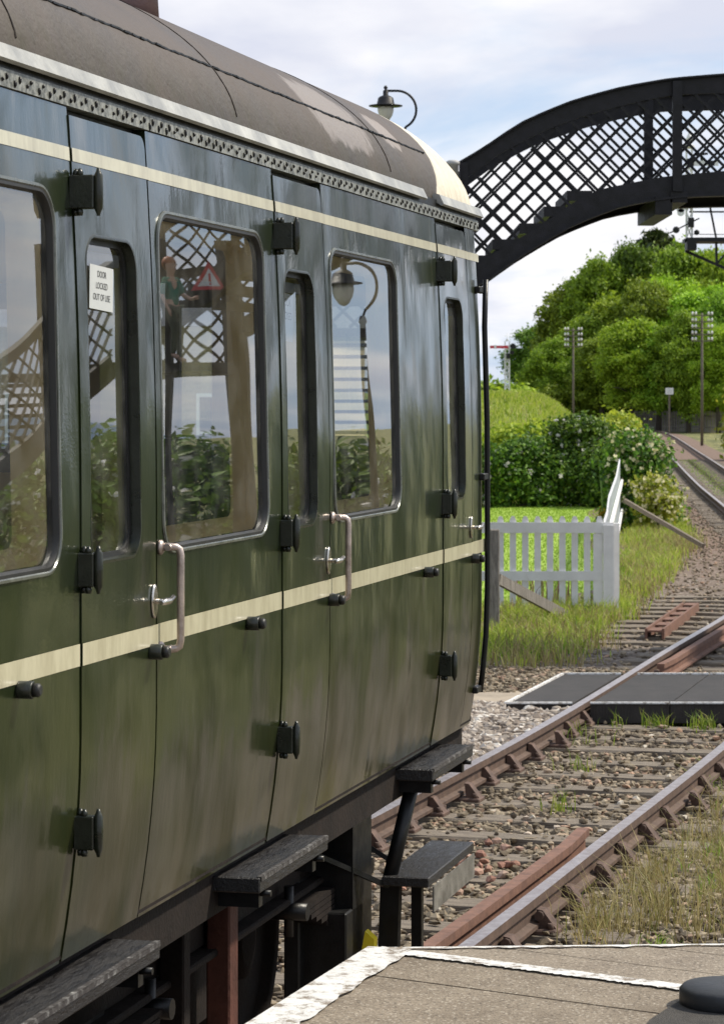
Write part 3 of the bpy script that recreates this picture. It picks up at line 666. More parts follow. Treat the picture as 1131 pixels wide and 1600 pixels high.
# ------------------------------------------------------------------ footbridge
YB = 29.5; YD = 1.75                     # near girder plane, depth to far girder
def bp(px, py): p = P(px, py, YB); return (p.x, p.z)
top_o = [bp(*q) for q in ((717, 256), (750, 237), (814, 193), (891, 160.6), (967, 139.6), (1043, 126), (1131, 118.6))]
top_i = [bp(*q) for q in ((717, 286), (732, 277), (776, 242.6), (852.6, 202.5), (929, 176), (1005, 157), (1058, 148), (1131, 146))]
bot_l = [bp(*q) for q in ((700, 468), (757, 441), (814, 399), (891, 353), (967, 322.6), (1020, 313), (1070, 307), (1131, 305))]
bot_u = [bp(*q) for q in ((700, 440), (745, 412), (775, 393), (812, 372), (850, 349), (886, 322), (929, 297), (986, 286), (1028, 277), (1131, 267))]
XC = 6.9                                  # middle of the span
def curve(tab):
    xs = [q[0] for q in tab]; zs = [q[1] for q in tab]
    # add flat continuation to the centre and mirror it
    last = zs[-1]; slope = (zs[-1] - zs[-2]) / (xs[-1] - xs[-2])
    xs2 = xs + [xs[-1] + .6, XC]; zs2 = zs + [last + slope * .3, last + slope * .3 + .01]
    xm = [2 * XC - x for x in xs2[:-1]][::-1]; zm = zs2[:-1][::-1]
    xs2 += xm; zs2 += zm
    xx = np.linspace(xs2[0], xs2[-1], 400); z = np.interp(xx, xs2, zs2)
    k = np.ones(9) / 9; zp = np.pad(z, 4, mode='reflect', reflect_type='odd'); z = np.convolve(zp, k, 'valid')
    return xx, z
cTO, cTI, cBL, cBU = curve(top_o), curve(top_i), curve(bot_l), curve(bot_u)
fz = lambda c, x: float(np.interp(x, c[0], c[1]))
bt = empty('footbridge', (XC, YB, -.2), 0, 'black arched iron lattice footbridge spanning the track', 'footbridge')
O = Vector((XC, YB, -.2))
X0, X1 = top_o[0][0], 2 * XC - top_o[0][0]
def girder(yy, nm):
    def strip(name, ca, cb_, th, xa, xb, y0):
        xs = np.linspace(xa, xb, 90); mb = MB(); bm = mb.bm; pr = None
        for x in xs:
            a, b = fz(ca, x), fz(cb_, x); r = [bm.verts.new(Vector((x, yq, zq)) - O) for yq, zq in ((y0 - th / 2, a), (y0 + th / 2, a), (y0 + th / 2, b), (y0 - th / 2, b))]
            if pr:
                for k in range(4): bm.faces.new((pr[k], pr[(k + 1) % 4], r[(k + 1) % 4], r[k]))
            else: bm.faces.new(r)
            pr = r
        bm.faces.new(pr[::-1]); mb.build(name, M['bridge'], bt)
    strip('top_chord', cTO, cTI, .05, X0, X1, yy)
    strip('bottom_chord', cBU, cBL, .05, X0 - .1, X1 + .1, yy)
    # flanges
    xs = np.linspace(X0, X1, 70); mb = MB()
    for a, b in zip(xs, xs[1:]): mb.bar((a - O.x, yy - O.y, fz(cTO, a) + .012 - O.z), (b - O.x, yy - O.y, fz(cTO, b) + .012 - O.z), .15, .02)
    mb.build('flange', M['bridge'], bt); mb = MB()
    for a, b in zip(xs, xs[1:]): mb.bar((a - O.x, yy - O.y, fz(cBL, a) - .0 - O.z), (b - O.x, yy - O.y, fz(cBL, b) - .0 - O.z), .16, .022)
    mb.build('flange', M['bridge'], bt)
    mb = MB(); pitch = .23
    for sgn in (1, -1):
        for k in range(-80, 120):
            k0 = k * pitch; seg = None
            xs = np.linspace(X0 + .02, X1 - .02, 520)
            zs = sgn * (xs - X0) * (1.0 if sgn > 0 else 1.0) + k0
            lo = np.interp(xs, *cBU) - .02; hi = np.interp(xs, *cTI) + .02; ok = (zs > lo) & (zs < hi)
            i = 0
            while i < len(xs):
                if ok[i]:
                    j = i
                    while j + 1 < len(xs) and ok[j + 1]: j += 1
                    if j > i + 1: mb.bar((xs[i] - O.x, yy + .012 * sgn - O.y, zs[i] - O.z), (xs[j] - O.x, yy + .012 * sgn - O.y, zs[j] - O.z), .012, .030)
                    i = j + 1
                else: i += 1
    mb.build('lattice', M['bridge'], bt)
girder(YB, 'near'); girder(YB + YD, 'far')
# stanchions
for xm in (1, -1):
    for px, yy, w_ in ((1056.5, YB - .05, .10), (1038, YB + YD - .06, .10), (724, YB - .04, .09), (722, YB + YD - .04, .09)):
        x = P(px, 0, YB).x if px > 1000 else P(px, 0, YB).x; x = x if xm > 0 else 2 * XC - x
        zb = fz(cBL, x) if px > 1000 else -.2; mb = MB(); mb.box((x - w_ / 2 - O.x, yy - .04 - O.y, zb + .06 - O.z if px > 1000 else 0), (x + w_ / 2 - O.x, yy + .04 - O.y, fz(cTO, x) - .02 - O.z)); mb.build('stanchion', M['bridge'], bt)
    for px, z0_, z1_ in ((1035.5, 336, 308), (1059, 317, 300)):
        p = P(px, z0_, YB); p1 = P(px, z1_, YB); x = p.x if xm > 0 else 2 * XC - p.x; mb = MB(); mb.box((x - .09 - O.x, YB - .06 - O.y, p.z - O.z), (x + .09 - O.x, YB + YD + .1 - O.y, p1.z - O.z)); mb.build('cross_beam', M['bridge'], bt)
# steps and deck
sx_ = [(743, 765, 399), (769, 809, 374), (811, 847, 349), (849, 883, 322.6), (885, 925, 298)]
for xm in (1, -1):
    for a, b, y_ in sx_:
        pa_, pb_ = P(a, y_, YB), P(b, y_, YB); xa, xb = (pa_.x, pb_.x) if xm > 0 else (2 * XC - pb_.x, 2 * XC - pa_.x)
        mb = MB(); mb.box((xa - O.x, YB - .015 - O.y, pa_.z - .11 - O.z), (xb - O.x, YB + YD + .015 - O.y, pa_.z - O.z)); mb.build('step', M['bridge'], bt)
mb = MB(); xs = np.linspace(P(925, 0, YB).x, 2 * XC - P(925, 0, YB).x, 40)
for a, b in zip(xs, xs[1:]): mb.bar((a - O.x, YD / 2, fz(cBU, a) - .12 - O.z), (b - O.x, YD / 2, fz(cBU, b) - .12 - O.z), YD - .06, .05)
mb.build('deck', M['bridge'], bt)
# towers, landings and descending flights on both sides
for xm in (1, -1):
    def mX(x): return x if xm > 0 else 2 * XC - x
    def bx3(mb, xa, xb, y0, y1, z0, z1): a, b = sorted((mX(xa), mX(xb))); mb.box((a - O.x, y0 - O.y, z0 - O.z), (b - O.x, y1 - O.y, z1 - O.z))
    xe = X0; zl = 3.25
    mb = MB(); bx3(mb, xe - 1.75, xe - .02, YB - .02, YB + YD + .02, zl - .1, zl); mb.build('landing', M['bridge'], bt)
    if xm < 0: mb = MB(); bx3(mb, xe - 1.75, xe + .9, YB - 1.1, YB - .03, zl - .1, zl); mb.build('landing', M['bridge'], bt)
    for xx, yy in ((xe - 1.7, YB), (xe - 1.7, YB + YD), (xe - .1, YB + YD - .1)):
        mb = MB(); bx3(mb, xx - .075, xx + .075, yy - .075, yy + .075, -.2, 4.85); mb.build('tower_post', M['bridge'], bt)
    # lattice parapet of the landing on the far side and the end
    mb = MB()
    for k in range(-6, 14):
        for s_ in (1, -1):
            x0 = xe - 1.7 + k * .26; pts_ = [(x0 + t, zl + .05 + (t if s_ > 0 else 1.15 - t)) for t in np.linspace(0, 1.15, 24)]; pts_ = [q for q in pts_ if xe - 1.7 < q[0] < xe - .1]
            if len(pts_) > 1: mb.bar((mX(pts_[0][0]) - O.x, YB + YD - O.y, pts_[0][1] - O.z), (mX(pts_[-1][0]) - O.x, YB + YD - O.y, pts_[-1][1] - O.z), .012, .036)
    bx3(mb, xe - 1.75, xe - .05, YB + YD - .03, YB + YD + .03, zl + 1.16, zl + 1.28)
    mb.build('landing_parapet', M['bridge'], bt)
    # flight: right side comes towards the camera, left side goes away
    dy = -1 if xm < 0 else 1; ys0 = YB - 1.1 if xm < 0 else YB + YD; n_ = 17
    for sd_ in (0, 1):
        xx = xe - 1.7 if sd_ == 0 else xe - .12
        def sp(t, z): return Vector((mX(xx) - O.x, ys0 + dy * t * n_ * .28 - O.y, zl - t * (zl - .95) + z - O.z))
        mb = MB(); mb.bar(sp(0, -.05), sp(1, -.05), .06, .28); mb.bar(sp(0, 1.15), sp(1, 1.15), .09, .11)
        mb.build('stringer', M['bridge'], bt)
        mb = MB(); LL = n_ * .28
        for k in range(-8, 26):
            for s_ in (1, -1):
                q = [(k * .24 + t, .08 + (t if s_ > 0 else 1.05 - t)) for t in np.linspace(0, 1.05, 14)]; q = [w_ for w_ in q if 0 <= w_[0] <= LL]
                if len(q) > 1: mb.bar(sp(q[0][0] / LL, q[0][1]), sp(q[-1][0] / LL, q[-1][1]), .012, .034, up=(1, 0, 0))
        mb.build('flight_lattice', M['bridge'], bt)
    mb = MB()
    for k in range(n_): 
        a, b = sorted((mX(xe - 1.68), mX(xe - .14))); z = zl - (k + 1) * (zl - .95) / (n_ + 1); yq = ys0 + dy * k * .28; mb.box((a - O.x, min(yq, yq + dy * .29) - O.y, z - .04 - O.z), (b - O.x, max(yq, yq + dy * .29) - O.y, z - O.z))
    mb.build('flight_steps', M['bridge'], bt)
# pale newel column at the left end
p = P(707, 254, YB - .2); mb = MB(); mb.lathe([(.062, 0), (.062, p.z + .17), (.075, p.z + .175), (.075, p.z + .205), (.045, p.z + .225)], seg=18); o = mb.build('column', M['bridgepost']); o.location = (p.x, p.y, -.2)
tag(o, 'pale grey round column standing at the left end of the footbridge', 'column')

# child on the far stairs landing (seen mirrored in the coach windows)
def person(loc, rz, s=1.0):
    t = empty('person', loc, rz, 'child with ginger hair in a green top and mottled trousers on the footbridge steps', 'person')
    J = {'pel': (0, 0, .72), 'wst': (0, 0, .84), 'ch': (0, .01, 1.0), 'nk': (0, 0, 1.13), 'hd0': (0, .01, 1.18), 'hd1': (0, .015, 1.27), 'hd2': (0, .01, 1.345),
         'hl': (.075, 0, .68), 'kl': (.085, .04, .40), 'al': (.085, 0, .07), 'tl': (.09, .13, .03), 'hr': (-.075, 0, .68), 'kr': (-.085, .10, .44), 'ar': (-.085, .02, .12), 'tr': (-.09, .15, .08),
         'sl': (.125, 0, 1.08), 'el': (.17, .05, .89), 'wl': (.15, .20, .82), 'gl': (.14, .27, .83), 'sr': (-.125, 0, 1.08), 'er': (-.17, -.03, .88), 'wr': (-.17, .05, .73), 'gr': (-.165, .08, .67)}
    rad = {'pel': .095, 'wst': .085, 'ch': .10, 'nk': .038, 'hd0': .055, 'hd1': .082, 'hd2': .07, 'hl': .07, 'kl': .05, 'al': .034, 'tl': .032, 'hr': .07, 'kr': .05, 'ar': .034, 'tr': .032, 'sl': .042, 'el': .032, 'wl': .022, 'gl': .024, 'sr': .042, 'er': .032, 'wr': .022, 'gr': .024}
    ed_ = [('pel', 'wst'), ('wst', 'ch'), ('ch', 'nk'), ('nk', 'hd0'), ('hd0', 'hd1'), ('hd1', 'hd2'), ('pel', 'hl'), ('hl', 'kl'), ('kl', 'al'), ('al', 'tl'), ('pel', 'hr'), ('hr', 'kr'), ('kr', 'ar'), ('ar', 'tr'), ('ch', 'sl'), ('sl', 'el'), ('el', 'wl'), ('wl', 'gl'), ('ch', 'sr'), ('sr', 'er'), ('er', 'wr'), ('wr', 'gr')]
    for side, sg in (('gl', 1), ('gr', -1)):       # fingers and thumb
        b = Vector(J[side]); d = (b - Vector(J['wl' if sg > 0 else 'wr'])).normalized(); u = Vector((sg, 0, 0)) 
        for k in range(4):
            n1_, n2_ = side + 'f%d' % k, side + 'g%d' % k; oo = (k - 1.5) * .014
            J[n1_] = tuple(b + d * .03 + Vector((0, 0, oo))); J[n2_] = tuple(b + d * (.055 - .004 * abs(k - 1.5)) + Vector((-sg * .012, 0, oo))); rad[n1_] = .008; rad[n2_] = .0065; ed_ += [(side, n1_), (n1_, n2_)]
        J[side + 't'] = tuple(b + Vector((-sg * .03, .01, .012))); rad[side + 't'] = .008; ed_.append((side, side + 't'))
    def skin(name, keys, edges, mat, grow=0):
        me = bpy.data.meshes.new(name); idx = {k: i for i, k in enumerate(keys)}
        me.from_pydata([J[k] for k in keys], [(idx[a], idx[b]) for a, b in edges], []); o = bpy.data.objects.new(name, me); COL.objects.link(o); o.parent = t
        md = o.modifiers.new('skin', 'SKIN'); sv = me.skin_vertices[0].data
        for k in keys: r = rad[k] + grow; sv[idx[k]].radius = (r, r)
        sv[0].use_root = True; o.modifiers.new('sub', 'SUBSURF').levels = 1; o.modifiers['sub'].render_levels = 2; me.materials.append(mat); md.use_smooth_shade = True; return o
    skin('body', list(J), ed_, M['skin'])
    tk = ['ch', 'wst', 'pel', 'sl', 'el', 'sr', 'er']; skin('top', tk, [('ch', 'wst'), ('wst', 'pel'), ('ch', 'sl'), ('sl', 'el'), ('ch', 'sr'), ('sr', 'er')], M['teal'], .012)
    tk = ['pel', 'hl', 'kl', 'al', 'hr', 'kr', 'ar']; skin('trousers', tk, [('pel', 'hl'), ('hl', 'kl'), ('kl', 'al'), ('pel', 'hr'), ('hr', 'kr'), ('kr', 'ar')], M['trouser'], .011)
    mb = MB(); bmesh.ops.create_uvsphere(mb.bm, u_segments=18, v_segments=12, radius=.1)
    for v in mb.bm.verts: v.co = Vector((v.co.x * .93, v.co.y * 1.02 - .018, v.co.z * .95 + 1.305))
    bmesh.ops.delete(mb.bm, geom=[v for v in mb.bm.verts if v.co.z < 1.29 and v.co.y > -.005 or v.co.z < 1.22], context='VERTS'); mb.build('hair', M['hair'], t)
    mb = MB(); mb.lathe([(.004, -.012), (.014, 0), (.004, .02)], Matrix.Translation((0, .098, 1.262)), 8); mb.build('nose', M['skin'], t)
    for sx in (-1, 1):
        mb = MB(); bmesh.ops.create_uvsphere(mb.bm, u_segments=8, v_segments=6, radius=.009); bmesh.ops.translate(mb.bm, verts=mb.bm.verts, vec=(sx * .03, .088, 1.285)); mb.build('eye', M['ink'], t)
    mb = MB(); mb.box((-.02, .088, 1.222), (.02, .094, 1.229)); mb.build('mouth', simple('lips', (.4, .14, .12), .5), t)
    t.scale = (s, s, s); return t
person((12.34, YB - .5, 3.252), R(100), .92)
# warning sign board on the stairs
p = Vector((2 * XC - X0 - .66, YB - .1, 4.12)); t = empty('warning_sign', p, R(-20), 'red and white triangular warning sign fixed to the right end of the footbridge', 'warning sign')
t.scale = (.78, 1, .78); mb = MB(); mb.poly([(-.24, 0, 0), (.24, 0, 0), (0, 0, .44)], vec=(0, .015, 0)); mb.build('plate', M['red'], t)
mb = MB(); mb.poly([(-.155, -.004, .055), (.155, -.004, .055), (0, -.004, .335)], vec=(0, .003, 0)); mb.build('panel', M['whitemetal'], t)
mb = MB(); mb.box((-.014, -.008, .12), (.014, -.0045, .25)); mb.box((-.014, -.008, .075), (.014, -.0045, .10)); mb.build('mark', M['red'], t)

# ------------------------------------------------------------------ swan-neck lamps
def lamp(x, y, ztop, label, flip=1, sc=1):
    t = empty('platform_lamp', (x, y, -.2), 0, label, 'lamp')
    z = ztop + .2; s = sc
    pz = z - .46 * s
    mb = MB(); mb.lathe([(.10, 0), (.10, .5), (.06, .56), (.045, 1.0), (.034, pz - .1), (.05, pz - .08), (.03, pz - .03)], seg=12); mb.build('pole', M['bridge'], t)
    r = .215 * s; pts_ = [(0, 0, pz - .05)]
    for k in range(19): a = R(-62 + k * 152 / 18); pts_.append((flip * (-.0 + .02 * s + r * math.cos(a)) - flip * r * math.cos(R(-62)) + flip * .02, 0, pz + r * math.sin(R(62)) + .02 + r * math.sin(a)))
    lx = -flip * .19 * s; pts_.append((lx, 0, pts_[-1][2] + .0))
    mb = MB(); mb.tube(pts_, .014 * s, 8); mb.build('swan_neck', M['bridge'], t)
    zt = pts_[-1][2]; H = Matrix.Translation((lx, 0, zt))
    mb = MB(); mb.lathe([(.008, .06 * s), (.026 * s, .035 * s), (.012 * s, .015 * s), (.03 * s, -.0), (.03 * s, -.05 * s), (.065 * s, -.065 * s), (.085 * s, -.08 * s), (.10 * s, -.15 * s), (.19 * s, -.165 * s), (.19 * s, -.175 * s), (.09 * s, -.178 * s)][::-1], H, 20); mb.build('lamp_shade', M['bridge'], t)
    mb = MB(); mb.lathe([(.088 * s, -.18 * s), (.092 * s, -.22 * s), (.075 * s, -.28 * s), (.04 * s, -.335 * s), (.01 * s, -.355 * s)][::-1], H, 20); mb.build('lamp_globe', M['lampglass'], t)
    return t
lamp(.456, 31.0, CZ + (622 - 137) / F * 31 - .0, 'black swan-neck platform lamp with pointed glass globe rising behind the coach roof')
lamp(6.3, 22.0, 3.85, 'black swan-neck lamp right of the track, mirrored in the coach window', -1)

# ------------------------------------------------------------------ signals, poles, sign
def lattice_post(mb, h, w_, bars=.45):
    for sx in (-1, 1):
        for sy in (-1, 1): mb.bar((sx * w_ / 2, sy * w_ / 2, 0), (sx * w_ / 2, sy * w_ / 2, h), w_ * .22, w_ * .22)
    z = 0
    while z + bars < h:
        for sy in (-1, 1):
            mb.bar((-w_ / 2, sy * w_ / 2, z), (w_ / 2, sy * w_ / 2, z + bars), w_ * .1, w_ * .13); mb.bar((w_ / 2, sy * w_ / 2, z), (-w_ / 2, sy * w_ / 2, z + bars), w_ * .1, w_ * .13)
        z += bars
p = P(792, 533, 150); t = empty('semaphore_signal', (p.x, 150, -.2), 0, 'distant semaphore signal with a red arm on a white lattice post', 'signal'); h = p.z + .2
mb = MB(); lattice_post(mb, h, .24, .35); mb.lathe([(.05, h), (.10, h + .05), (.02, h + .15), (.01, h + .45)], seg=8); mb.build('post', M['whitemetal'], t)
mb = MB(); mb.box((-.95, -.22, h - .40), (-.12, -.18, h - .25)); mb.box((-.12, -.2, h - .40), (.05, -.16, h - .24)); ar = mb.build('arm', M['red'], t)
mb = MB(); mb.box((-.72, -.226, h - .42), (-.60, -.2203, h - .22)); mb.build('stripe', M['whitemetal'], ar)
mb = MB(); mb.lathe([(.16, -.04), (.16, .04)], Matrix.Translation((.3, -.2, h - .28)) @ Matrix.Rotation(R(90), 4, 'X'), 12); mb.lathe([(.12, -.04), (.12, .04)], Matrix.Translation((.25, -.2, h - .62)) @ Matrix.Rotation(R(90), 4, 'X'), 12); mb.box((-.05, -.35, h - .95), (.14, -.15, h - .68)); mb.build('spectacle', M['black'], t)
# bracket signal beyond the bridge
YS = 60.0; q = lambda px, py: P(px, py, YS)
bs = P(1290, 0, YS).x; t = empty('bracket_signal', (bs, YS, -.2), 0, 'white bracket semaphore signal on black beams beyond the footbridge', 'signal'); S0 = Vector((bs, YS, -.2))
mb = MB(); lattice_post(mb, q(0, 372).z + .2, .35, .5); mb.build('main_post', M['whitemetal'], t)
pl = q(1069, 376) - S0; pr = q(1290, 376) - S0
mb = MB(); mb.bar(pl, pr, .9, .09); mb.bar(q(1070, 392) - S0, q(1170, 436) - S0, .06, .06); mb.bar(q(1170, 436) - S0, q(1290, 480) - S0, .06, .06); mb.bar(q(1118, 378) - S0, q(1119, 412) - S0, .05, .05); mb.bar(q(1119, 412) - S0, q(1150, 376) - S0, .04, .04); mb.box(tuple(q(1069, 392) - S0 - Vector((0, .46, 0))), tuple(q(1084, 374) - S0 + Vector((0, .0, 0)))); mb.build('bracket', M['bridge'], t)
mb = MB()
for x_ in (1105, 1180): mb.bar(q(x_, 305) - S0, q(x_ + 13, 372) - S0, .04, .04)
mb.bar(q(1076, 331) - S0, q(1260, 331) - S0, .035, .035); mb.bar(q(1082, 366) - S0, q(1260, 367) - S0, .015, .015); mb.bar(q(1085, 242) - S0, q(1105, 240) - S0, .05, .05); mb.bar(q(1094, 242) - S0, q(1105, 305) - S0, .045, .045); mb.build('handrail', M['bridge'], t)
mb = MB(); b0 = q(1076, 372) - S0; hh = q(1076, 232).z - q(1076, 372).z; mbx = MB(); lattice_post(mbx, hh, .12, .28)
for v in mbx.bm.verts: v.co += b0
dp = mbx.build('doll_post', M['whitemetal'], t)
mb = MB(); mb.lathe([(.09, 0), (.13, .05), (.03, .12), (.07, .2), (.05, .27), (.012, .34), (.008, .5)], Matrix.Translation(b0 + Vector((0, 0, hh))), 10); mb.build('finial', M['whitemetal'], t)
for (ya, xa, xb) in ((321, 1082, 1113), (256, 1082, 1120)):
    mb = MB(); a = q(xa, ya + 4) - S0; b = q(xb, ya - 4) - S0; mb.box((a.x, -.16, a.z), (b.x, -.13, b.z)); arm = mb.build('arm', M['whitemetal'], t)
    mb = MB(); a = q(xb - 14, ya + 4) - S0; b = q(xb - 6, ya - 4) - S0; mb.box((a.x, -.166, a.z - .002), (b.x, -.1602, b.z + .002)); mb.build('stripe', M['black'], arm)
    mb = MB(); a = q(1073, ya + 5) - S0; mb.box((a.x - .02, -.18, a.z), (a.x + .12, -.1, a.z + .17)); mb.build('bearing', M['black'], t)
mb = MB(); c = q(1063, 324) - S0; mb.lathe([(.11, -.03), (.11, .03)], Matrix.Translation(c) @ Matrix.Rotation(R(90), 4, 'X'), 16); mb.lathe([(.08, -.03), (.08, .03)], Matrix.Translation(c + Vector((0, 0, -.11))) @ Matrix.Rotation(R(90), 4, 'X'), 16); mb.build('spectacle', M['whitemetal'], t)
mb = MB(); mb.bar(q(1044, 365) - S0 - Vector((0, .2, 0)), q(1090, 342) - S0 - Vector((0, .2, 0)), .03, .03)
for c_, r_ in ((q(1054, 360), .075), (q(1086, 364), .06)): mb.lathe([(r_ * .6, -.05), (r_, -.02), (r_, .02), (r_ * .6, .05)], Matrix.Translation(c_ - S0 - Vector((0, .2, 0))) @ Matrix.Rotation(R(90), 4, 'X'), 12)
mb.box(tuple(q(1073, 356) - S0 - Vector((0, .2, 0))), tuple(q(1082, 341) - S0 - Vector((0, .1, 0)))); mb.build('balance_weight', M['black'], t)
# telegraph poles
def tpole(px, pt, Y_, arms, label):
    p = P(px, pt, Y_); t = empty('telegraph_pole', (p.x, Y_, -.2), 0, label, 'telegraph pole', 'telegraph poles by the trees'); h = p.z + .2
    mb = MB(); mb.tube([(0, 0, 0), (0, 0, h)], [.09, .06], 10); mb.build('pole', M['pole'], t)
    for k in range(arms):
        z = h - .15 - k * .36; mb = MB(); mb.box((-.60, -.17, z - .03), (.60, -.10, z + .03)); ca = mb.build('cross_arm', M['pole'], t)
        for j in (-.55, -.36, .36, .55):
            mb = MB(); mb.lathe([(.045, 0), (.07, .03), (.055, .09), (.06, .13), (.02, .17)], Matrix.Translation((j, -.13, z + .05)), 8); mb.build('insulator', M['porcelain'], ca)
tpole(895, 513, 185, 4, 'left telegraph pole rising in front of the trees, above the grass bank')
tpole(1096, 489, 156, 5, 'right telegraph pole beside the far track and paling fence')
p = P(1045, 606, 209); t = empty('track_sign', (p.x, 209, -.2), 0, 'small white notice board on a dark post beside the far bend of the track', 'sign'); h = p.z + .2
mb = MB(); mb.box((-.07, -.05, 0), (.07, .05, h - .04)); mb.build('post', M['pole'], t); mb = MB(); mb.box((-.30, -.09, h - .5), (.30, -.052, h)); bd = mb.build('board', M['whitemetal'], t)
mb = MB()
for z in (.14, .25, .36): mb.box((-.2, -.094, h - z - .03), (.2, -.0905, h - z))
mb.build('lettering', simple('grey_lettering', (.35, .35, .35), .6), bd)
# grey paling fence along the far track
pf = empty('paling_fence', (17, 172, -.2), 0, 'long grey vertical paling fence below the trees by the far track', 'fence')
pA, pB = Vector((22.0, 226, 0)), Vector((29.5, 212, 0)); mb = MB(); n_ = 48
for k in range(n_):
    p = pA.lerp(pB, k / n_) - Vector((17, 172, 0)); hh = 1.65 + random.uniform(-.06, .06); mb.box((p.x - .07, p.y - .02, 0), (p.x + .07, p.y + .02, hh))
mb.build('palings', M['fencewood'], pf)
mb = MB()
for z in (.4, 1.3): mb.bar(pA - Vector((17, 172.1, -z)), pB - Vector((17, 172.1, -z)), .06, .1)
mb.build('rail', M['fencewood'], pf)

# ------------------------------------------------------------------ vegetation
def leaves(centers, normals, size, aspect=1.5, rnd=.8):
    n = len(centers); c = np.asarray(centers); nr = np.asarray(normals) + rng.normal(0, rnd, (n, 3)); nr /= np.linalg.norm(nr, axis=1)[:, None] + 1e-9
    r = rng.normal(0, 1, (n, 3)); u = np.cross(nr, r); u /= np.linalg.norm(u, axis=1)[:, None] + 1e-9; v = np.cross(nr, u)
    s = (size * rng.uniform(.6, 1.35, n))[:, None]
    V = np.stack([c - u * s * .5 * aspect, c - v * s * .45 + nr * s * .12, c + u * s * .5 * aspect, c + v * s * .45 + nr * s * .12], 1); return V.reshape(-1, 3), np.arange(4 * n).reshape(-1, 4)
def blob_cloud(blobs, per, jitter=.36):
    C = []; Nn = []
    for (x, y, z, r) in blobs:
        k = max(6, int(per * r * r)); d = rng.normal(0, 1, (k, 3)); d /= np.linalg.norm(d, axis=1)[:, None]; d[:, 2] = np.abs(d[:, 2]) * np.where(rng.random(k) < .75, 1, -1)
        rr = r * np.clip(1 - np.abs(rng.normal(0, jitter, k)) + (rng.random(k) < .3) * rng.uniform(0, .55, k), .1, 1.6); C.append(np.array([x, y, z]) + d * rr[:, None] * np.array([1, 1, .8])); Nn.append(d + np.array([0, 0, .35]))
    return np.concatenate(C), np.concatenate(Nn)
def crown_blobs(rx, rz, n, r0, r1, zc):
    out = []
    for i in range(n):
        a = random.uniform(0, 6.283); u = random.uniform(-.75, 1); rr = math.sqrt(max(.05, 1 - u * u)) * random.uniform(.55, 1.0)
        out.append((rx * rr * math.cos(a), rx * rr * math.sin(a), zc + rz * u * random.uniform(.8, 1), random.uniform(r0, r1)))
    for i in range(n // 3): out.append((random.gauss(0, rx * .3), random.gauss(0, rx * .3), zc + random.gauss(0, rz * .3), r1))
    return out
def tree_mesh(seed, rx, h, n, per=300, size=.27):
    random.seed(seed); zc = h * .56; rz = h * .44; b = crown_blobs(rx, rz, n, rx * .11, rx * .30, zc)
    C, Nn = blob_cloud(b, per); C += rng.normal(0, .10, C.shape); V, Fc = leaves(C, Nn, size, 1.5, 1.1); me = fast('crown', V, Fc)
    mb = MB(); mb.tube([(0, 0, 0), (.1, 0, h * .25), (.0, .1, h * .5), (.1, 0, h * .85)], [.28, .2, .14, .03], 8)
    for k in range(9):
        x, y, z, r = b[k]; z0 = h * random.uniform(.22, .55); mb.tube([(0, 0, z0), (x * .5, y * .5, (z0 + z) / 2 + .2), (x, y, z)], [.1, .07, .02], 6)
    o = mb.build('trunk', M['bark']); tm = o.data; bpy.data.objects.remove(o); return me, tm
TM = [tree_mesh(1, 3.2, 10, 84, 720, .165), tree_mesh(2, 2.8, 10, 76, 820, .165), tree_mesh(5, 3.6, 10, 96, 640, .17)]
def conifer_mesh(h, rx):
    C = []; Nn = []; tips = []
    mb = MB(); mb.tube([(0, 0, 0), (0, 0, h)], [.22, .03], 8)
    for k in range(64):
        z = h * (.12 + .86 * (k / 64)); r = rx * (1 - (z / h) ** 1.6) * random.uniform(.7, 1.1) + .25; a = k * 2.4; tip = (r * math.cos(a), r * math.sin(a), z + .25 * r)
        mb.tube([(0, 0, z), tip], [.04, .012], 5); m_ = int(70 + 90 * r); t = rng.uniform(.15, 1, m_); c = np.outer(t, tip) + np.array([0, 0, z])[None] * (1 - t)[:, None]; c += rng.normal(0, .16, (m_, 3)); C.append(c); Nn.append(rng.normal(0, 1, (m_, 3)) + [0, 0, .5])
    V, Fc = leaves(np.concatenate(C), np.concatenate(Nn), .2, 2.4); me = fast('crown', V, Fc); o = mb.build('trunk', M['bark']); tm = o.data; bpy.data.objects.remove(o); return me, tm
CM = conifer_mesh(12, 2.6)
def tree(px, top, Y_, k, mat, label, name='broadleaf_tree', wpx=None, rz=0):
    me, tm = (CM if k == 'c' else TM[k]); h0 = 12 if k == 'c' else 10; rx0 = 2.6 if k == 'c' else (3.2, 2.8, 3.6)[k]
    p = P(px, top, Y_); h = p.z + .25; t = empty(name, (p.x, Y_, -.25), rz, label, 'tree', 'trees behind the far track'); s = h / h0 * (1.0 if k == 'c' else 1.02); sw = (wpx / 2 / F * Y_) / rx0 if wpx else s
    t.scale = (sw, sw, s)
    cme = me.copy() if (mat is not M['leaf'] and k != 'c') else me
    if cme.materials: cme.materials[0] = mat
    else: cme.materials.append(mat)
    c = bpy.data.objects.new('crown', cme); COL.objects.link(c); c.parent = t; u = bpy.data.objects.new('trunk', tm); COL.objects.link(u); u.parent = t; return t
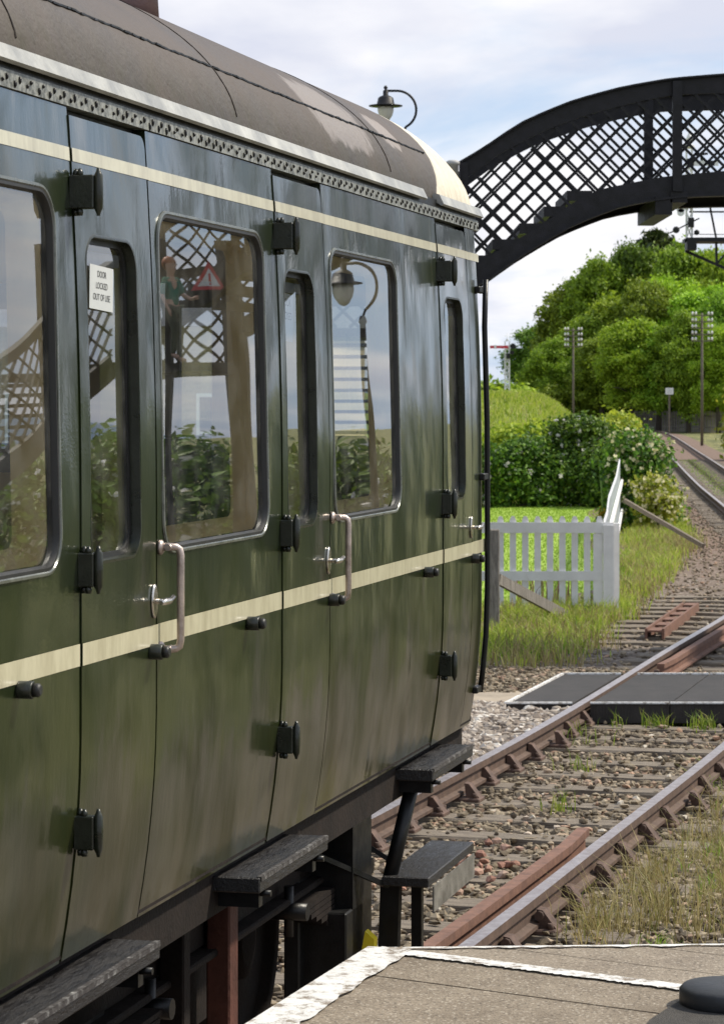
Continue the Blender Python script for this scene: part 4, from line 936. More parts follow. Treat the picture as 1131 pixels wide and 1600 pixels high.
TR = [
 (848, 512, 205, 0, 'leafdark', 110, 'dark rounded tree at the left end of the tree belt beside the distant signal'),
 (893, 452, 200, 1, 'leaf', 110, 'mid green tree behind the left telegraph pole'),
 (936, 420, 198, 2, 'leaf', 120, 'tall mid green tree right of the left telegraph pole'),
 (985, 392, 200, 0, 'leafdark', 120, 'tall dark tree left of the conifer'),
 (1072, 388, 195, 1, 'leaf', 120, 'pale green tree just right of the conifer under the signal bracket'),
 (1128, 410, 190, 2, 'leafbright', 120, 'bright tree at the right frame edge under the signal bracket'),
 (1180, 395, 190, 0, 'leaf', 130, 'tree just outside the right frame edge behind the pale tree'),
 (868, 538, 180, 2, 'leaf', 96, 'low dark tree in front of the left end of the tree belt'),
 (918, 500, 182, 0, 'leaf', 110, 'bushy tree right behind the crossarms of the left telegraph pole'),
 (965, 470, 182, 1, 'leafbright', 110, 'yellow-green tree in the front row above the elder bush'),
 (1008, 452, 180, 2, 'leaf', 120, 'front row tree below the conifer'),
 (1052, 440, 182, 0, 'leafbright', 116, 'brightest leafy tree left of the right telegraph pole'),
 (1095, 455, 178, 1, 'leafbright', 120, 'bright tree directly behind the right telegraph pole'),
 (1140, 462, 175, 2, 'leaf', 120, 'dense front tree at the right frame edge above the paling fence'),
 (985, 505, 172, 0, 'leafbright', 100, 'low bright tree above the left part of the paling fence'),
 (1028, 520, 172, 1, 'leaf', 96, 'low leafy tree behind the white notice board'),
 (1075, 498, 170, 2, 'leaf', 100, 'low leafy tree left of the foot of the right telegraph pole'),
 (1122, 515, 168, 0, 'leafbright', 90, 'low bright tree right of the foot of the right telegraph pole'),
 (940, 530, 176, 1, 'leaf', 90, 'low tree above the right end of the grass bank'),
 (1200, 450, 175, 1, 'leaf', 130, 'tree outside the right frame edge in the front row'),
]
for i, (px, tp, Y_, k, m_, wp, lb) in enumerate(TR): tree(px, tp, Y_ * 1.27, k, M[m_], lb, wpx=wp * 1.12, rz=i * 1.3)
tree(1020, 358, 262, 'c', M['needle'], 'dark conifer standing above all the other trees', 'conifer_tree', wpx=150); tree(992, 388, 263, 'c', M['needle'], 'second, lower conifer left of the tallest one', 'conifer_tree', wpx=120, rz=2); tree(1040, 364, 264, 'c', M['needle'], 'third conifer just right of the tallest one', 'conifer_tree', wpx=110, rz=4)
def bush(name, x, y, z0, rx, ry, h, mat, label, per=900, size=.055, nb=26, flowers=None, fl_n=0, fl_s=.05, cat='bush', group=None, fl_top=True):
    b = []
    for i in range(nb): a = random.uniform(0, 6.28); q_ = math.sqrt(random.random()); z = random.uniform(.05, .85) * h; k = (1 - (z / h) ** 3 * .5); b.append((rx * q_ * k * math.cos(a), ry * q_ * k * math.sin(a), z, random.uniform(.16, .3) * h))
    C, Nn = blob_cloud(b, per); C[:, 2] = np.maximum(C[:, 2], .02); V, Fc = leaves(C, Nn, size); t = empty(name, (x, y, z0), 0, label, cat, group); link('foliage', fast('foliage', V, Fc), mat, t)
    mb = MB()
    for k in range(7): q_ = b[k]; mb.tube([(q_[0] * .2, q_[1] * .2, 0), (q_[0], q_[1], q_[2])], [.02, .006], 5)
    mb.build('stems', M['bark'], t)
    if flowers:
        idx = np.argsort(C[:, 1] - (C[:, 2] * .4 if fl_top else 0))[: len(C) // 2]; idx = rng.choice(idx, fl_n); cf = C[idx] * np.array([1.02, 1.02, 1.0]) + np.array([0, -.03, .01]); nf = np.tile([0, -1, .4], (fl_n, 1))
        VV = []; FF = []; k0 = 0
        for rep in range(3): v, f = leaves(cf + rng.normal(0, fl_s * .25, cf.shape), nf, fl_s, 1.1); VV.append(v); FF.append(f + k0); k0 += len(v)
        link('flowers', fast('flowers', np.concatenate(VV), np.concatenate(FF)), flowers, t)
    return t
hg = 'flowering hedge bushes behind the lawn'
for px, tp, Y_, wpx, m_, fn, lb in ((700, 700, 63, 130, 'hedge', 6, 'dark hedge bush mostly hidden behind the end of the coach'), (790, 690, 63, 110, 'hedge', 34, 'dark bush with a few white roses, nearest the coach'), (862, 682, 63.5, 110, 'hedge', 9, 'middle bush of the dark hedge behind the lawn'), (918, 648, 64, 100, 'hedge', 120, 'tall dark rose bush with many white flowers at the right end of the hedge'), (955, 690, 62.5, 56, 'hedge', 6, 'small shaded bush behind the far end of the side fence')):
    Y_ += 6; p = P(px, tp, Y_); bush('rose_bush', p.x, Y_, -.24, wpx / 2 / F * Y_, .75, p.z + .24, M[m_], lb, 2300, .075, 34, M['petal'], fn, .095, group=hg)
for px, tp, Y_, wpx, lb in ((820, 655, 67, 80, 'yellow-green shrub between the two behind the hedge'), (905, 664, 66, 60, 'small yellow-green shrub beside the tall rose bush'), (780, 668, 68, 90, 'yellow-green shrub behind the left of the hedge'), (850, 660, 68, 90, 'yellow-green shrub behind the middle of the hedge'), (968, 640, 70, 60, 'yellow-green shrub above the end of the side fence'), (945, 655, 69, 50, 'yellow-green shrub behind the tall rose bush')):
    Y_ += 6; p = P(px, tp, Y_); z0 = .0; bush('shrub', p.x, Y_, .15, wpx / 2 / F * Y_, .8, p.z - .15, M['yellowleaf'], lb, 1100, .10, 24)
for px, tp, Y_, wpx, mt_, lb in ((958, 612, 232, 110, 'leafbright', 'bright low shrub under the trees at the right end of the grass bank'), (1000, 600, 236, 100, 'leafbright', 'bright low shrub behind the left end of the paling fence'), (1040, 590, 234, 90, 'leaf', 'leafy shrub directly behind the white notice board'), (1082, 585, 232, 100, 'leafbright', 'bright shrub behind the paling fence left of the right telegraph pole'), (1130, 575, 230, 110, 'leafbright', 'bright shrub behind the paling fence at the right frame edge'), (890, 600, 225, 120, 'leaf', 'low shrub below the left telegraph pole'), (838, 590, 235, 90, 'leafbright', 'low bright shrub at the left foot of the tree belt')):
    p = P(px, tp, Y_); bush('shrub', p.x, Y_, -.24, wpx / 2 / F * Y_, 1.6, p.z + .24, M[mt_], lb, 260, .2, 34, group='shrubs at the foot of the trees')
# elder with cream flowers
p = P(998, 680, 57); bush('elder_bush', p.x, 57, -.24, .42, .6, p.z + .24, M['hedge'], 'elder bush covered in cream flower heads beside the track', 2600, .07, 30, M['creamflower'], 560, .08, fl_top=True)
p = P(1030, 735, 55); bush('elder_bush', p.x, 55, -.24, .28, .4, p.z + .24, M['yellowleaf'], 'small trailing elder shoot with cream flowers at the right of the elder bush', 1800, .06, 16, M['creamflower'], 240, .06)
p = P(1010, 770, 56); bush('shrub', p.x, 56.2, -.24, .5, .5, .62, M['hedge'], 'low dark shrub at the foot of the elder bush', 1900, .07, 16)
p = P(1128, 600, 120); bush('shrub', p.x + 1.7, 120, -.24, 1.2, 1.2, p.z + .24, M['yellowleaf'], 'pale shrub at the right frame edge in front of the paling fence', 900, .16, 22)
p = P(768, 592, 160); bush('shrub', p.x - 1, 160, -.24, 3.4, 1.5, p.z + .24, M['leaf'], 'distant green shrubs left of the far semaphore signal', 240, .25, 30); p = P(815, 606, 158); bush('shrub', p.x, 158, -.24, 1.6, 1.5, p.z + .24, M['leafbright'], 'distant low shrub right of the far semaphore signal', 260, .22, 22)
# yellow flowers by the fence end
p = P(948, 775, 58); bush('flower_clump', p.x, 58, -.24, .22, .25, .45, M['hedge'], 'clump of yellow flowers at the foot of the hedge by the side fence', 2200, .05, 10, M['yellowflower'], 34, .06, cat='flowers')
p = P(945, 700, 58); t = empty('tall_weed', (p.x, 58, -.24), 0, 'tall pale green spiky weed standing by the side fence', 'weed'); mb = MB()
for k in range(6): a = random.uniform(-.14, .14); mb.tube([(a * .4, random.uniform(-.1, .1), 0), (a * .8, 0, .8), (a * 1.3, 0, 1.45 + random.uniform(-.3, .15))], [.012, .022, .008], 5)
mb.build('stems', simple('pale_green_stem', (.20, .30, .08), .7), t)
# bushes right of the track, out of frame, mirrored by the coach
for i, (x, y, rx, h, fn) in enumerate(((14.3, 36.8, 1.6, 2.5, 110), (16.4, 35.6, 1.7, 2.8, 120), (18.6, 34.2, 1.8, 2.7, 120), (20.8, 32.8, 1.8, 2.8, 100), (23.2, 31.2, 2.0, 2.7, 60))):
    bush('rose_bush', x, y, -.24, rx, .8, h, M['leafdark'], ['first', 'second', 'third', 'fourth', 'fifth'][i] + ' white rose bush behind the right end of the footbridge, counted from the track', 900, .1, 24, M['petal'], fn, .085, group='rose bushes right of the track')
# grass: uncountable
def blades(name, pts, hmin, hmax, wid, mat, lean=.35, label=None):
    n = len(pts); P0 = np.asarray(pts); h = rng.uniform(hmin, hmax, n); a = rng.uniform(0, 6.28, n); dx = np.cos(a); dy = np.sin(a); ln = rng.uniform(.05, lean, n) * h; wv = wid * rng.uniform(.6, 1.4, n)
    px_, py_ = -dy * 0 + 1, 0; sgn = rng.uniform(-1, 1, n)
    b0 = P0 + np.stack([-wv / 2 * np.cos(sgn), -wv / 2 * np.sin(sgn), 0 * h], 1); b1 = P0 + np.stack([wv / 2 * np.cos(sgn), wv / 2 * np.sin(sgn), 0 * h], 1)
    mid = np.stack([dx * ln * .35, dy * ln * .35, h * .6], 1); tip = P0 + np.stack([dx * ln * 1.25, dy * ln * 1.25, h * rng.uniform(.85, 1, n)], 1)
    V = np.stack([b0, b1, b1 * 1 + mid - (b1 - P0) * .3, b0 + mid - (b0 - P0) * .3, tip], 1).reshape(-1, 3); k = np.arange(n)[:, None] * 5
    Fc = np.concatenate([np.concatenate([k, k + 1, k + 2], 1), np.concatenate([k, k + 2, k + 3], 1), np.concatenate([k + 3, k + 2, k + 4], 1)])
    o = link(name, fast(name, V, Fc), mat); return tag(o, label, None, None, 'stuff')
def scatter(n, poly, clump=0, spread=.1, z=-.22):
    """points in screen polygon projected to the ground, in clumps"""
    xs = [q[0] for q in poly]; ys_ = [q[1] for q in poly]; out = []
    def inside(x, y):
        c = False; j = len(poly) - 1
        for i in range(len(poly)):
            if (poly[i][1] > y) != (poly[j][1] > y) and x < (poly[j][0] - poly[i][0]) * (y - poly[i][1]) / (poly[j][1] - poly[i][1]) + poly[i][0]: c = not c
            j = i
        return c
    wp = [G(q[0], q[1], z) for q in poly]; xa, xb = min(p.x for p in wp), max(p.x for p in wp); ya, yb = min(p.y for p in wp), max(p.y for p in wp)
    while len(out) < n:
        x, y = random.uniform(xa, xb), random.uniform(ya, yb); sx, sy = 565.5 + x / y * F, 622 + (CZ - z) / y * F
        if not inside(sx, sy): continue
        if clump:
            for _ in range(random.randint(max(1, clump // 3), clump)): out.append((x + random.gauss(0, spread), y + random.gauss(0, spread), z))
        else: out.append((x, y, z))
    return out[:n]
random.seed(11)
blades('long_grass', scatter(11000, [(700, 955), (965, 955), (990, 800), (1050, 800), (1080, 850), (1015, 930), (955, 990), (905, 1042), (700, 1050)], 40, .12), .07, .30, .012, M['grassyel'], .7, 'long yellowing grass round the fence and post')
blades('straw_grass', scatter(5000, [(700, 960), (965, 970), (1000, 830), (1085, 850), (1010, 935), (950, 995), (905, 1045), (700, 1052)], 30, .14), .08, .32, .011, M['grassdry'], .8, 'straw-coloured weeds among the grass by the fence')
blades('verge_grass', scatter(6000, [(780, 950), (965, 960), (985, 800), (1040, 810), (1060, 860), (985, 940), (930, 990), (880, 1035), (780, 1040)], 24, .1), .05, .22, .012, M['grassgreen'], .6, 'short green grass on the verge by the fence')
blades('dry_grass', scatter(1900, [(860, 1500), (1200, 1500), (1200, 1200), (1090, 1310), (980, 1410), (910, 1475)], 34, .06), .07, .34, .0055, M['grassdry'], 1.0, 'dry straw-coloured grass on the ballast at the right')
blades('green_tufts', scatter(450, [(880, 1500), (1200, 1500), (1200, 1190), (1040, 1330)], 60, .05), .05, .17, .006, M['grassgreen'], .7, 'small green tufts in the ballast at the right')
tf = []
for (px, py, n_) in ((950, 1130, 26), (1022, 1140, 60), (1098, 1143, 80), (1060, 1132, 30), (965, 1140, 16), (895, 1150, 20), (880, 1165, 12), (930, 1168, 10), (905, 1205, 24), (873, 1270, 26), (1096, 1237, 20), (715, 1136, 60), (1110, 1215, 24), (1000, 1128, 22)):
    g = G(px, py, -.2); tf += [(g.x + random.gauss(0, .06), g.y + random.gauss(0, .10), -.2) for _ in range(n_)]
blades('track_tufts', tf, .05, .2, .008, M['grassgreen'], .8, 'green tufts growing between the rails by the crossing')
blades('lawn_grass', scatter(16000, [(700, 950), (955, 950), (962, 800), (962, 785), (700, 785)], 0, 0, -.224), .02, .045, .02, leafm('lawn_blade', (.22, .34, .03), (.38, .50, .08), .4), .4, 'short mown lawn grass behind the picket fence')
bk = []
while len(bk) < 26000:
    x, y = random.uniform(2, 12), random.uniform(69, 111); u = (y - 68) / 61; rs = min(1, u * 2.6); rs = rs * rs * (3 - 2 * rs); rs *= 1 if u < .7 else 0; e = min(1, max(0, (cx(y) - 2.2 - x) / 4.2)); e = e * e * (3 - 2 * e)
    if x > cx(y) - 2.4: continue
    bk.append((x, y, -.27 + 2.85 * rs * e))
blades('bank_long_grass', bk, .08, .24, .03, M['grassyel'], .5, 'yellow-green long grass on the bank')
# dock stems
dk = scatter(70, [(812, 965), (890, 965), (890, 930), (812, 930)], 5, .06); blades('dock_stems', dk, .35, .62, .016, leafm('dock_stem', (.20, .12, .07), (.32, .19, .12), .2), .35, 'reddish dock stems in front of the picket fence')
far = []
while len(far) < 9000:
    y = random.uniform(38, 130); o = (random.uniform(2.0, 5.5) if random.random() < .75 else random.uniform(-5.4, -4.3)) if random.random() < .8 else random.uniform(-.4, .4); 
    if abs(o) < 1 and not (75 < y < 120): continue
    p = off(y, o)
    if p.x < 3.4 + (y - 34.8) * .0925 + .25: continue
    far.append((p.x, p.y, -.22))
blades('lineside_grass', far, .04, .11, .02, M['grassgreen'], .6, 'grass growing along the far curve of the track')

# ------------------------------------------------------------------ station house behind the coach, seen through its windows
t = empty('station_house', (-5.5, 58, -.2), R(-12), 'stone station house with slate roof seen through the coach windows', 'building')
mb = MB(); mb.box((-5, 0, 0), (4.2, 7, 4.2)); mb.build('wall', M['stonewall'], t)
mb = MB(); mb.poly([(-5.3, -.4, 4.2), (-5.3, 7.4, 4.2), (-5.3, 3.5, 6.6)], vec=(9.8, 0, 0)); rf = mb.build('roof', M['slate'], t)
mb = MB(); mb.box((-1.4, 3.1, 6.0), (-.5, 3.9, 7.6)); mb.build('chimney', M['stonewall'], rf)
for x in (-3.8, -1.6, .6, 2.6):
    mb = MB(); mb.box((x - .5, -.06, 1.1), (x + .5, -.003, 2.8)); wn_ = mb.build('window', M['whitemetal'], t); mb = MB(); mb.box((x - .42, -.075, 1.18), (x + .42, -.0605, 1.95)); mb.box((x - .42, -.075, 2.0), (x + .42, -.0605, 2.72)); mb.build('pane', M['black'], wn_)
mb = MB(); mb.box((-5.004, -.10, 0), (4.204, -.004, .9)); mb.build('painted_plinth', M['creamwall'], t)

# ------------------------------------------------------------------ THE COACH (local axes: x outwards to the platform, y forward, z up)
TH = math.atan(1035 / F); CT, ST = math.cos(TH), math.sin(TH)
HW = 1.41; PC = 2.22 + HW
coach = empty('railway_coach', (-PC * CT, PC * ST, 0), -TH, 'glossy dark green railway coach with cream stripes and brown roof standing at the platform', 'railway coach')
def dd(z): return .164 * (1.70 - z)**2 if z < 1.70 else (.0341 * (z - 2.2)**2 if z > 2.2 else 0)
def sx3(z, o=0, side=1): return side * (HW - dd(z) + o)
SEND = 11.45
def hole_edges(h, z):
    s0, s1, z0, z1, r = h
    if z <= z0 + r: k = r - (z - z0)
    elif z >= z1 - r: k = r - (z1 - z)
    else: return s0, s1
    k = min(r, max(0, k)); q_ = r - math.sqrt(max(0, r * r - k * k)); return s0 + q_, s1 - q_
def zrows(z0, z1, hole=None, step=.09):
    zs = set(np.round(np.linspace(z0, z1, int((z1 - z0) / step) + 1), 5))
    if hole:
        a, b, r = hole[2], hole[3], hole[4]; zs = {z for z in zs if not (a - .02 < z < a + r + .01 or b - r - .01 < z < b + .02)}
        for k in range(9): an = R(90 * k / 8); zs.add(round(a + r - r * math.cos(an), 5)); zs.add(round(b - r + r * math.cos(an), 5))
    return sorted(zs)
def panel(name, s0, s1, z0, z1, hole=None, offx=0, th=.03, mat='paint', parent=coach, side=1, nsub=1, toprd=0):
    bm = bmesh.new(); zs = zrows(z0, z1, hole)
    if toprd:
        zs = sorted(set([z for z in zs if z < z1 - toprd - .01] + [round(z1 - toprd + toprd * math.sin(R(90 * k / 6)), 5) for k in range(7)]))
    def rt(z):   # rounded top far corner
        if toprd and z > z1 - toprd: k = z - (z1 - toprd); return s1 - toprd + math.sqrt(max(0, toprd**2 - k * k))
        return s1
    def q4(a, b, c, d):
        vs = [bm.verts.new((sx3(z, offx, side), s, z)) for s, z in (a, b, c, d)]
        try: bm.faces.new(vs)
        except ValueError: pass
    for za, zb in zip(zs, zs[1:]):
        mid = (za + zb) / 2
        if hole and hole[2] < mid < hole[3]:
            la, ra = hole_edges(hole, za); lb, rb = hole_edges(hole, zb); q4((s0, za), (la, za), (lb, zb), (s0, zb)); q4((ra, za), (rt(za), za), (rt(zb), zb), (rb, zb))
        elif hole:
            l_, r_ = hole[0] + hole[4], hole[1] - hole[4]
            for a, b in ((s0, l_), (l_, r_)): q4((a, za), (b, za), (b, zb), (a, zb))
            q4((r_, za), (rt(za), za), (rt(zb), zb), (r_, zb))
        else: q4((s0, za), (rt(za), za), (rt(zb), zb), (s0, zb))
    bmesh.ops.remove_doubles(bm, verts=bm.verts, dist=2e-5)
    bmesh.ops.recalc_face_normals(bm, faces=bm.faces)
    for f in bm.faces:
        f.smooth = True
        if f.normal.x * side < 0: f.normal_flip()
    be = [e for e in bm.edges if e.is_boundary]; r1 = bmesh.ops.extrude_edge_only(bm, edges=be); nv = [g for g in r1['geom'] if isinstance(g, bmesh.types.BMVert)]
    for v in nv: v.co.x -= side * th
    bmesh.ops.recalc_face_normals(bm, faces=bm.faces)
    me = bpy.data.meshes.new(name); bm.to_mesh(me); bm.free(); me.set_sharp_from_angle(angle=R(40))
    for p in me.polygons: p.use_smooth = True
    # make sure outward
    k = sum(p.normal.x * side for p in me.polygons if abs(p.normal.x) > .9)
    if k < 0: me.flip_normals()
    return link(name, me, M[mat], parent)
def rr_loop(h, inset, n=8):
    s0, s1, z0, z1, r = h; s0 += inset; s1 -= inset; z0 += inset; z1 -= inset; r = max(.01, r - inset); out = []
    for (cs, cz_, a0) in ((s1 - r, z0 + r, -90), (s1 - r, z1 - r, 0), (s0 + r, z1 - r, 90), (s0 + r, z0 + r, 180)):
        for k in range(n + 1): a = R(a0 + 90 * k / n); out.append((cs + r * math.cos(a), cz_ + r * math.sin(a)))
    return out
def ring(name, h, prof_, mat, parent, side=1, flatx=None):
    bm = bmesh.new(); rings = []
    for ins, ox in prof_: rings.append([bm.verts.new(((sx3(z, ox, side) if flatx is None else flatx + ox), s, z)) for s, z in rr_loop(h, ins)])
    n = len(rings[0])
    for a, b in zip(rings, rings[1:]):
        for k in range(n): f = bm.faces.new((a[k], a[(k + 1) % n], b[(k + 1) % n], b[k])); f.smooth = True
    me = bpy.data.meshes.new(name); bm.to_mesh(me); bm.free(); me.set_sharp_from_angle(angle=R(50))
    return link(name, me, M[mat], parent)
def pane(h, ins, ox, parent, side=1):
    bm = bmesh.new(); lp_ = rr_loop(h, ins); zc = (h[2] + h[3]) / 2; tl = (dd(h[3]) - dd(h[2])) / (h[3] - h[2])
    x0 = HW - dd(h[2]) + ox
    vs = [bm.verts.new((side * (x0 - tl * (z - h[2]) + .004), s, z)) for s, z in lp_]; f = bm.faces.new(vs); 
    me = bpy.data.meshes.new('pane'); bm.to_mesh(me); bm.free(); return link('pane', me, M['glass'], parent)
def window(h, parent, door=False, side=1):
    if door:
        w_ = ring('window', h, [(-.006, .0025), (-.003, .005), (.003, .0045), (.004, -.005), (.004, -.024)], 'hinge', parent, side)
        ring('droplight_frame', h, [(.004, -.022), (.018, -.022), (.018, -.034)], 'rubber', w_, side)
        pane(h, .016, -.028, w_, side); ring('lining', h, [(.012, -.036), (.014, -.038), (.018, -.095), (-.05, -.096)], 'olive', w_, side)
        s0, s1, z0, z1, r = h; mb = MB(); mb.box((side * (HW - dd(z1) - .052), s0 + .03, z1 - .066), (side * (HW - dd(z1) - .030), s1 - .03, z1 - .034)); mb.build('top_bar', M['alu'], w_)
    else:
        w_ = ring('window', h, [(-.011, .001), (-.009, .006), (-.003, .0065), (.0, .003)], 'lip', parent, side)
        ring('rubber_seal', h, [(.0, .0032), (.008, .0035), (.014, -.010), (.014, -.02)], 'rubber', w_, side)
        pane(h, .011, -.013, w_, side); ring('lining', h, [(.013, -.026), (.020, -.030), (.050, -.100), (-.06, -.101)], 'wood', w_, side)
    return w_
ZB, ZT = 1.13, 3.205; WZ0, WZ1, DZ1 = 2.095, 2.992, 2.90
# (s0, s1, window rect or None)
GAP = .004
doors = [(6.312, 6.919, 6.385, 6.775), (8.168, 8.774, 8.235, 8.60), (10.575, 11.165, 10.655, 11.015)]
back = [(3.05, 3.655), (-.20, .405), (-3.4, -2.795)]
panels = [(6.919, 8.168, (6.975, 8.005)), (8.774, 10.575, (8.838, 9.815)), (3.655, 6.312, (4.95, 6.165)), (.405, 3.05, (1.3, 2.5)), (-2.795, -.20, (-2.0, -.8)), (-6.5, -3.4, (-5.4, -4.2))]
def r5(a, b, c, d, r): return (a, b, c, d, r)
for side in (1, -1):
    for (a, b, wn2) in panels:
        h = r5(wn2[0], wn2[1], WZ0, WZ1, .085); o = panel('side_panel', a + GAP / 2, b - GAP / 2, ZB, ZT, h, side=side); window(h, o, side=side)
    for a, b, *w2 in doors + [(q_[0], q_[1]) for q_ in back]:
        wa, wb = (w2 if w2 else (a + .08, b - .13)); h = r5(wa, wb, WZ0, DZ1, .075)
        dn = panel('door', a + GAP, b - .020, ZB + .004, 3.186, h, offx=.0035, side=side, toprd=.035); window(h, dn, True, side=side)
        if side < 0 or b < 5.5: continue
        # hinges at the rear edge of the door
        for zc in (2.998, 2.085, 1.450):
            hh = .041; x0 = HW - dd(zc); xe_ = HW + .047; mb = MB(); mb.box((x0 - .002, a - .016, zc - hh), (xe_ - .008, a + .016, zc + hh), bev=.003); hg_ = mb.build('hinge', M['hinge'], dn)
            mb = MB(); T_ = Matrix.Translation((xe_, a, zc)); mb.lathe([(.004, -.058), (.006, -.05), (.008, -.046), (.011, -.04), (.0125, -.002), (.0125, .002), (.011, .04), (.008, .046), (.006, .05), (.004, .058)], T_, 10); mb.build('hinge_pin', M['hinge'], hg_)
            mb = MB()
            for dz_ in (-1, 1):
                for dx_ in (.010, .024): mb.lathe([(.007, -.010), (.009, 0), (.004, .010)], Matrix.Translation((x0 + dx_, a + (.004 if dx_ < .02 else -.006), zc + dz_ * (hh + .006))), 8)
            mb.build('bolt', M['hinge'], hg_)
        # door handle with oval plate
        zc = 1.968; sc_ = b - .042; mb = MB(); mb.lathe([(.036, -.0015), (.036, .004), (.030, .006)], Matrix.Translation((HW + .005, sc_, zc)) @ Matrix.Rotation(R(90), 4, 'Y') @ Matrix.Diagonal((1.25, .62, 1, 1)), 20); hp = mb.build('door_handle', M['chrome'], dn)
        mb = MB(); mb.tube([(HW + .004, sc_, zc), (HW + .040, sc_, zc)], .007, 10); mb.tube([(HW + .038, sc_ - .040, zc - .001), (HW + .042, sc_ - .012, zc + .001), (HW + .042, sc_ + .018, zc), (HW + .047, sc_ + .042, zc + .010)], [.006, .0095, .0085, .006], 8); mb.build('handle_grip', M['chrome'], hp)
    # riveted cantrail strip, gutter
    mb = MB(); bm = mb.bm
    for (sa, sb) in ((-6.5, SEND + .01),):
        n_ = 60
    zs = [3.207, 3.247]
    mb.poly([(sx3(3.207, .006, side), -6.5, 3.2075), (sx3(3.25, .0055, side), -6.5, 3.25), (sx3(3.25, -.03, side), -6.5, 3.25), (sx3(3.207, -.03, side), -6.5, 3.2075)], vec=(0, SEND + 6.5 + .004, 0)); rs_ = mb.build('rivet_strip', M['rivstrip'], coach)
    mb = MB(); s = 5.4 if side > 0 else 20
    k = 0
    while s < SEND:
        zc = 3.238 if k % 2 else 3.226; xx = sx3(zc, .006, side); e_ = random.uniform(1, 2.6); mb.lathe([(.0040, -.002), (.0044, .003), (.0022, .006)], Matrix.Translation((xx, s, zc - .003 * e_)) @ Matrix.Rotation(R(90 * side), 4, 'Y') @ Matrix.Diagonal((e_, random.uniform(.7, 1.2), 1, 1)), 7)
        s += (.047 if k % 2 else .031) * random.uniform(.85, 1.15); k += 1
    if side > 0: rv = mb.build('rivets', M['black'], rs_); rv['kind'] = 'stuff'
    else: mb.bm.free()
    mb = MB(); mb.poly([(sx3(3.25, -.004, side), -6.5, 3.2505), (sx3(3.27, -.004, side), -6.5, 3.285), (sx3(3.25, -.06, side), -6.5, 3.285), (sx3(3.25, -.06, side), -6.5, 3.2505)], vec=(0, SEND + 6.5, 0)); mb.build('cantrail', M['black'], coach)
    for (sa, sb, kk) in ((-6.5, 10.36, 0), (10.66, SEND + .035, 1)):
        mb = MB(); mb.poly([(sx3(3.27, .016, side), sa, 3.262), (sx3(3.27, .026, side), sa, 3.268), (sx3(3.30, .010, side), sa, 3.306), (sx3(3.30, -.012, side), sa, 3.312), (sx3(3.30, -.03, side), sa, 3.29)], vec=(0, sb - sa, 0)); mb.build('gutter', M['gutter'], coach)
# cream stripes: thin ribbons proud of each panel
for (z0, z1, nm) in ((1.852, 1.906, 'lower_stripe'), (3.074, 3.107, 'upper_stripe')):
    for side in (1, -1):
        for a, b, ofs in [(a, b, .0) for a, b, *_ in panels] + [(a, b, .0035) for a, b, *_ in doors] + [(a, b, .0035) for a, b in back] + [(11.169, SEND - .02, 0)]:
            V = []; Fc = []
            for k in range(3):
                z = z0 + (z1 - z0) * k / 2
                for s in (a + .005, b - .005): V.append((sx3(z, ofs + .0022, side), s, z))
            for k in range(2): Fc.append((2 * k, 2 * k + 1, 2 * k + 3, 2 * k + 2))
            me = fast(nm, V, Fc, smooth=True)
            if me.polygons[0].normal.x * side < 0: me.flip_normals()
            link(nm, me, M['cream'], coach)
# dark backing behind the shut lines
for side in (1, -1):
    for a, b in [(q_[0], q_[1]) for q_ in doors] + back:
        for s in (a, b):
            mb = MB(); n_ = 14
            zs = np.linspace(ZB, 3.2, n_)
            for za, zb in zip(zs, zs[1:]): mb.bar((sx3(za, -.044, side), s - (.008 if s == b else 0), za), (sx3(zb, -.044, side), s - (.008 if s == b else 0), zb), .008, .07, up=(0, 1, 0))
            mb.build('door_jamb', M['black'], coach)
        mb = MB(); mb.box((sx3(3.18, -.07, side), a, 3.16), (sx3(3.19, -.034, side), b, 3.206)); mb.build('door_head', M['black'], coach)
# corner pillar and coach end
prof_end = []
zs = np.linspace(ZB, 3.25, 26); rc = .085
for side in (1, -1):
    pr = None; bm = bmesh.new()
    for z in zs:
        rowp = []
        for k in range(9): a = R(90 * k / 8); rowp.append(((HW - dd(z)) - rc + rc * math.cos(a), SEND - rc + rc * math.sin(a)))
        rowp = [(HW - dd(z), 11.169)] + rowp
        r = [bm.verts.new((side * x, y_, z)) for x, y_ in rowp]
        if pr:
            for k in range(len(r) - 1): bm.faces.new((pr[k], pr[k + 1], r[k + 1], r[k])).smooth = True
        pr = r
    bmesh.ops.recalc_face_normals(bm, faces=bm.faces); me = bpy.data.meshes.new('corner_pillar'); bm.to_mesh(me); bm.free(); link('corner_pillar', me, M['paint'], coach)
# end wall with three cab windows
xw = HW - .135; cols = [-xw, -1.13, -.47, -.36, .36, .47, 1.13, xw]; zz_ = [ZB, 2.25, 3.0, 3.30]; mb = MB()
for i in range(7):
    for j in range(3):
        if j == 1 and i in (1, 3, 5): continue
        mb.box((cols[i] if i else -HW + .1, SEND - .04, zz_[j]), (cols[i + 1] if i < 6 else HW - .1, SEND - .004, zz_[j + 1]))
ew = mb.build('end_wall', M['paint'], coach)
for i in (1, 3, 5):
    mb = MB(); mb.box((cols[i], SEND - .024, zz_[1]), (cols[i + 1], SEND - .018, zz_[2])); 
    me_o = mb.build('cab_window', M['glass'], ew)
mb = MB(); mb.box((-HW + .06, -6.56, ZB), (HW - .06, -6.5, 3.28)); mb.build('rear_wall', M['paint'], coach)
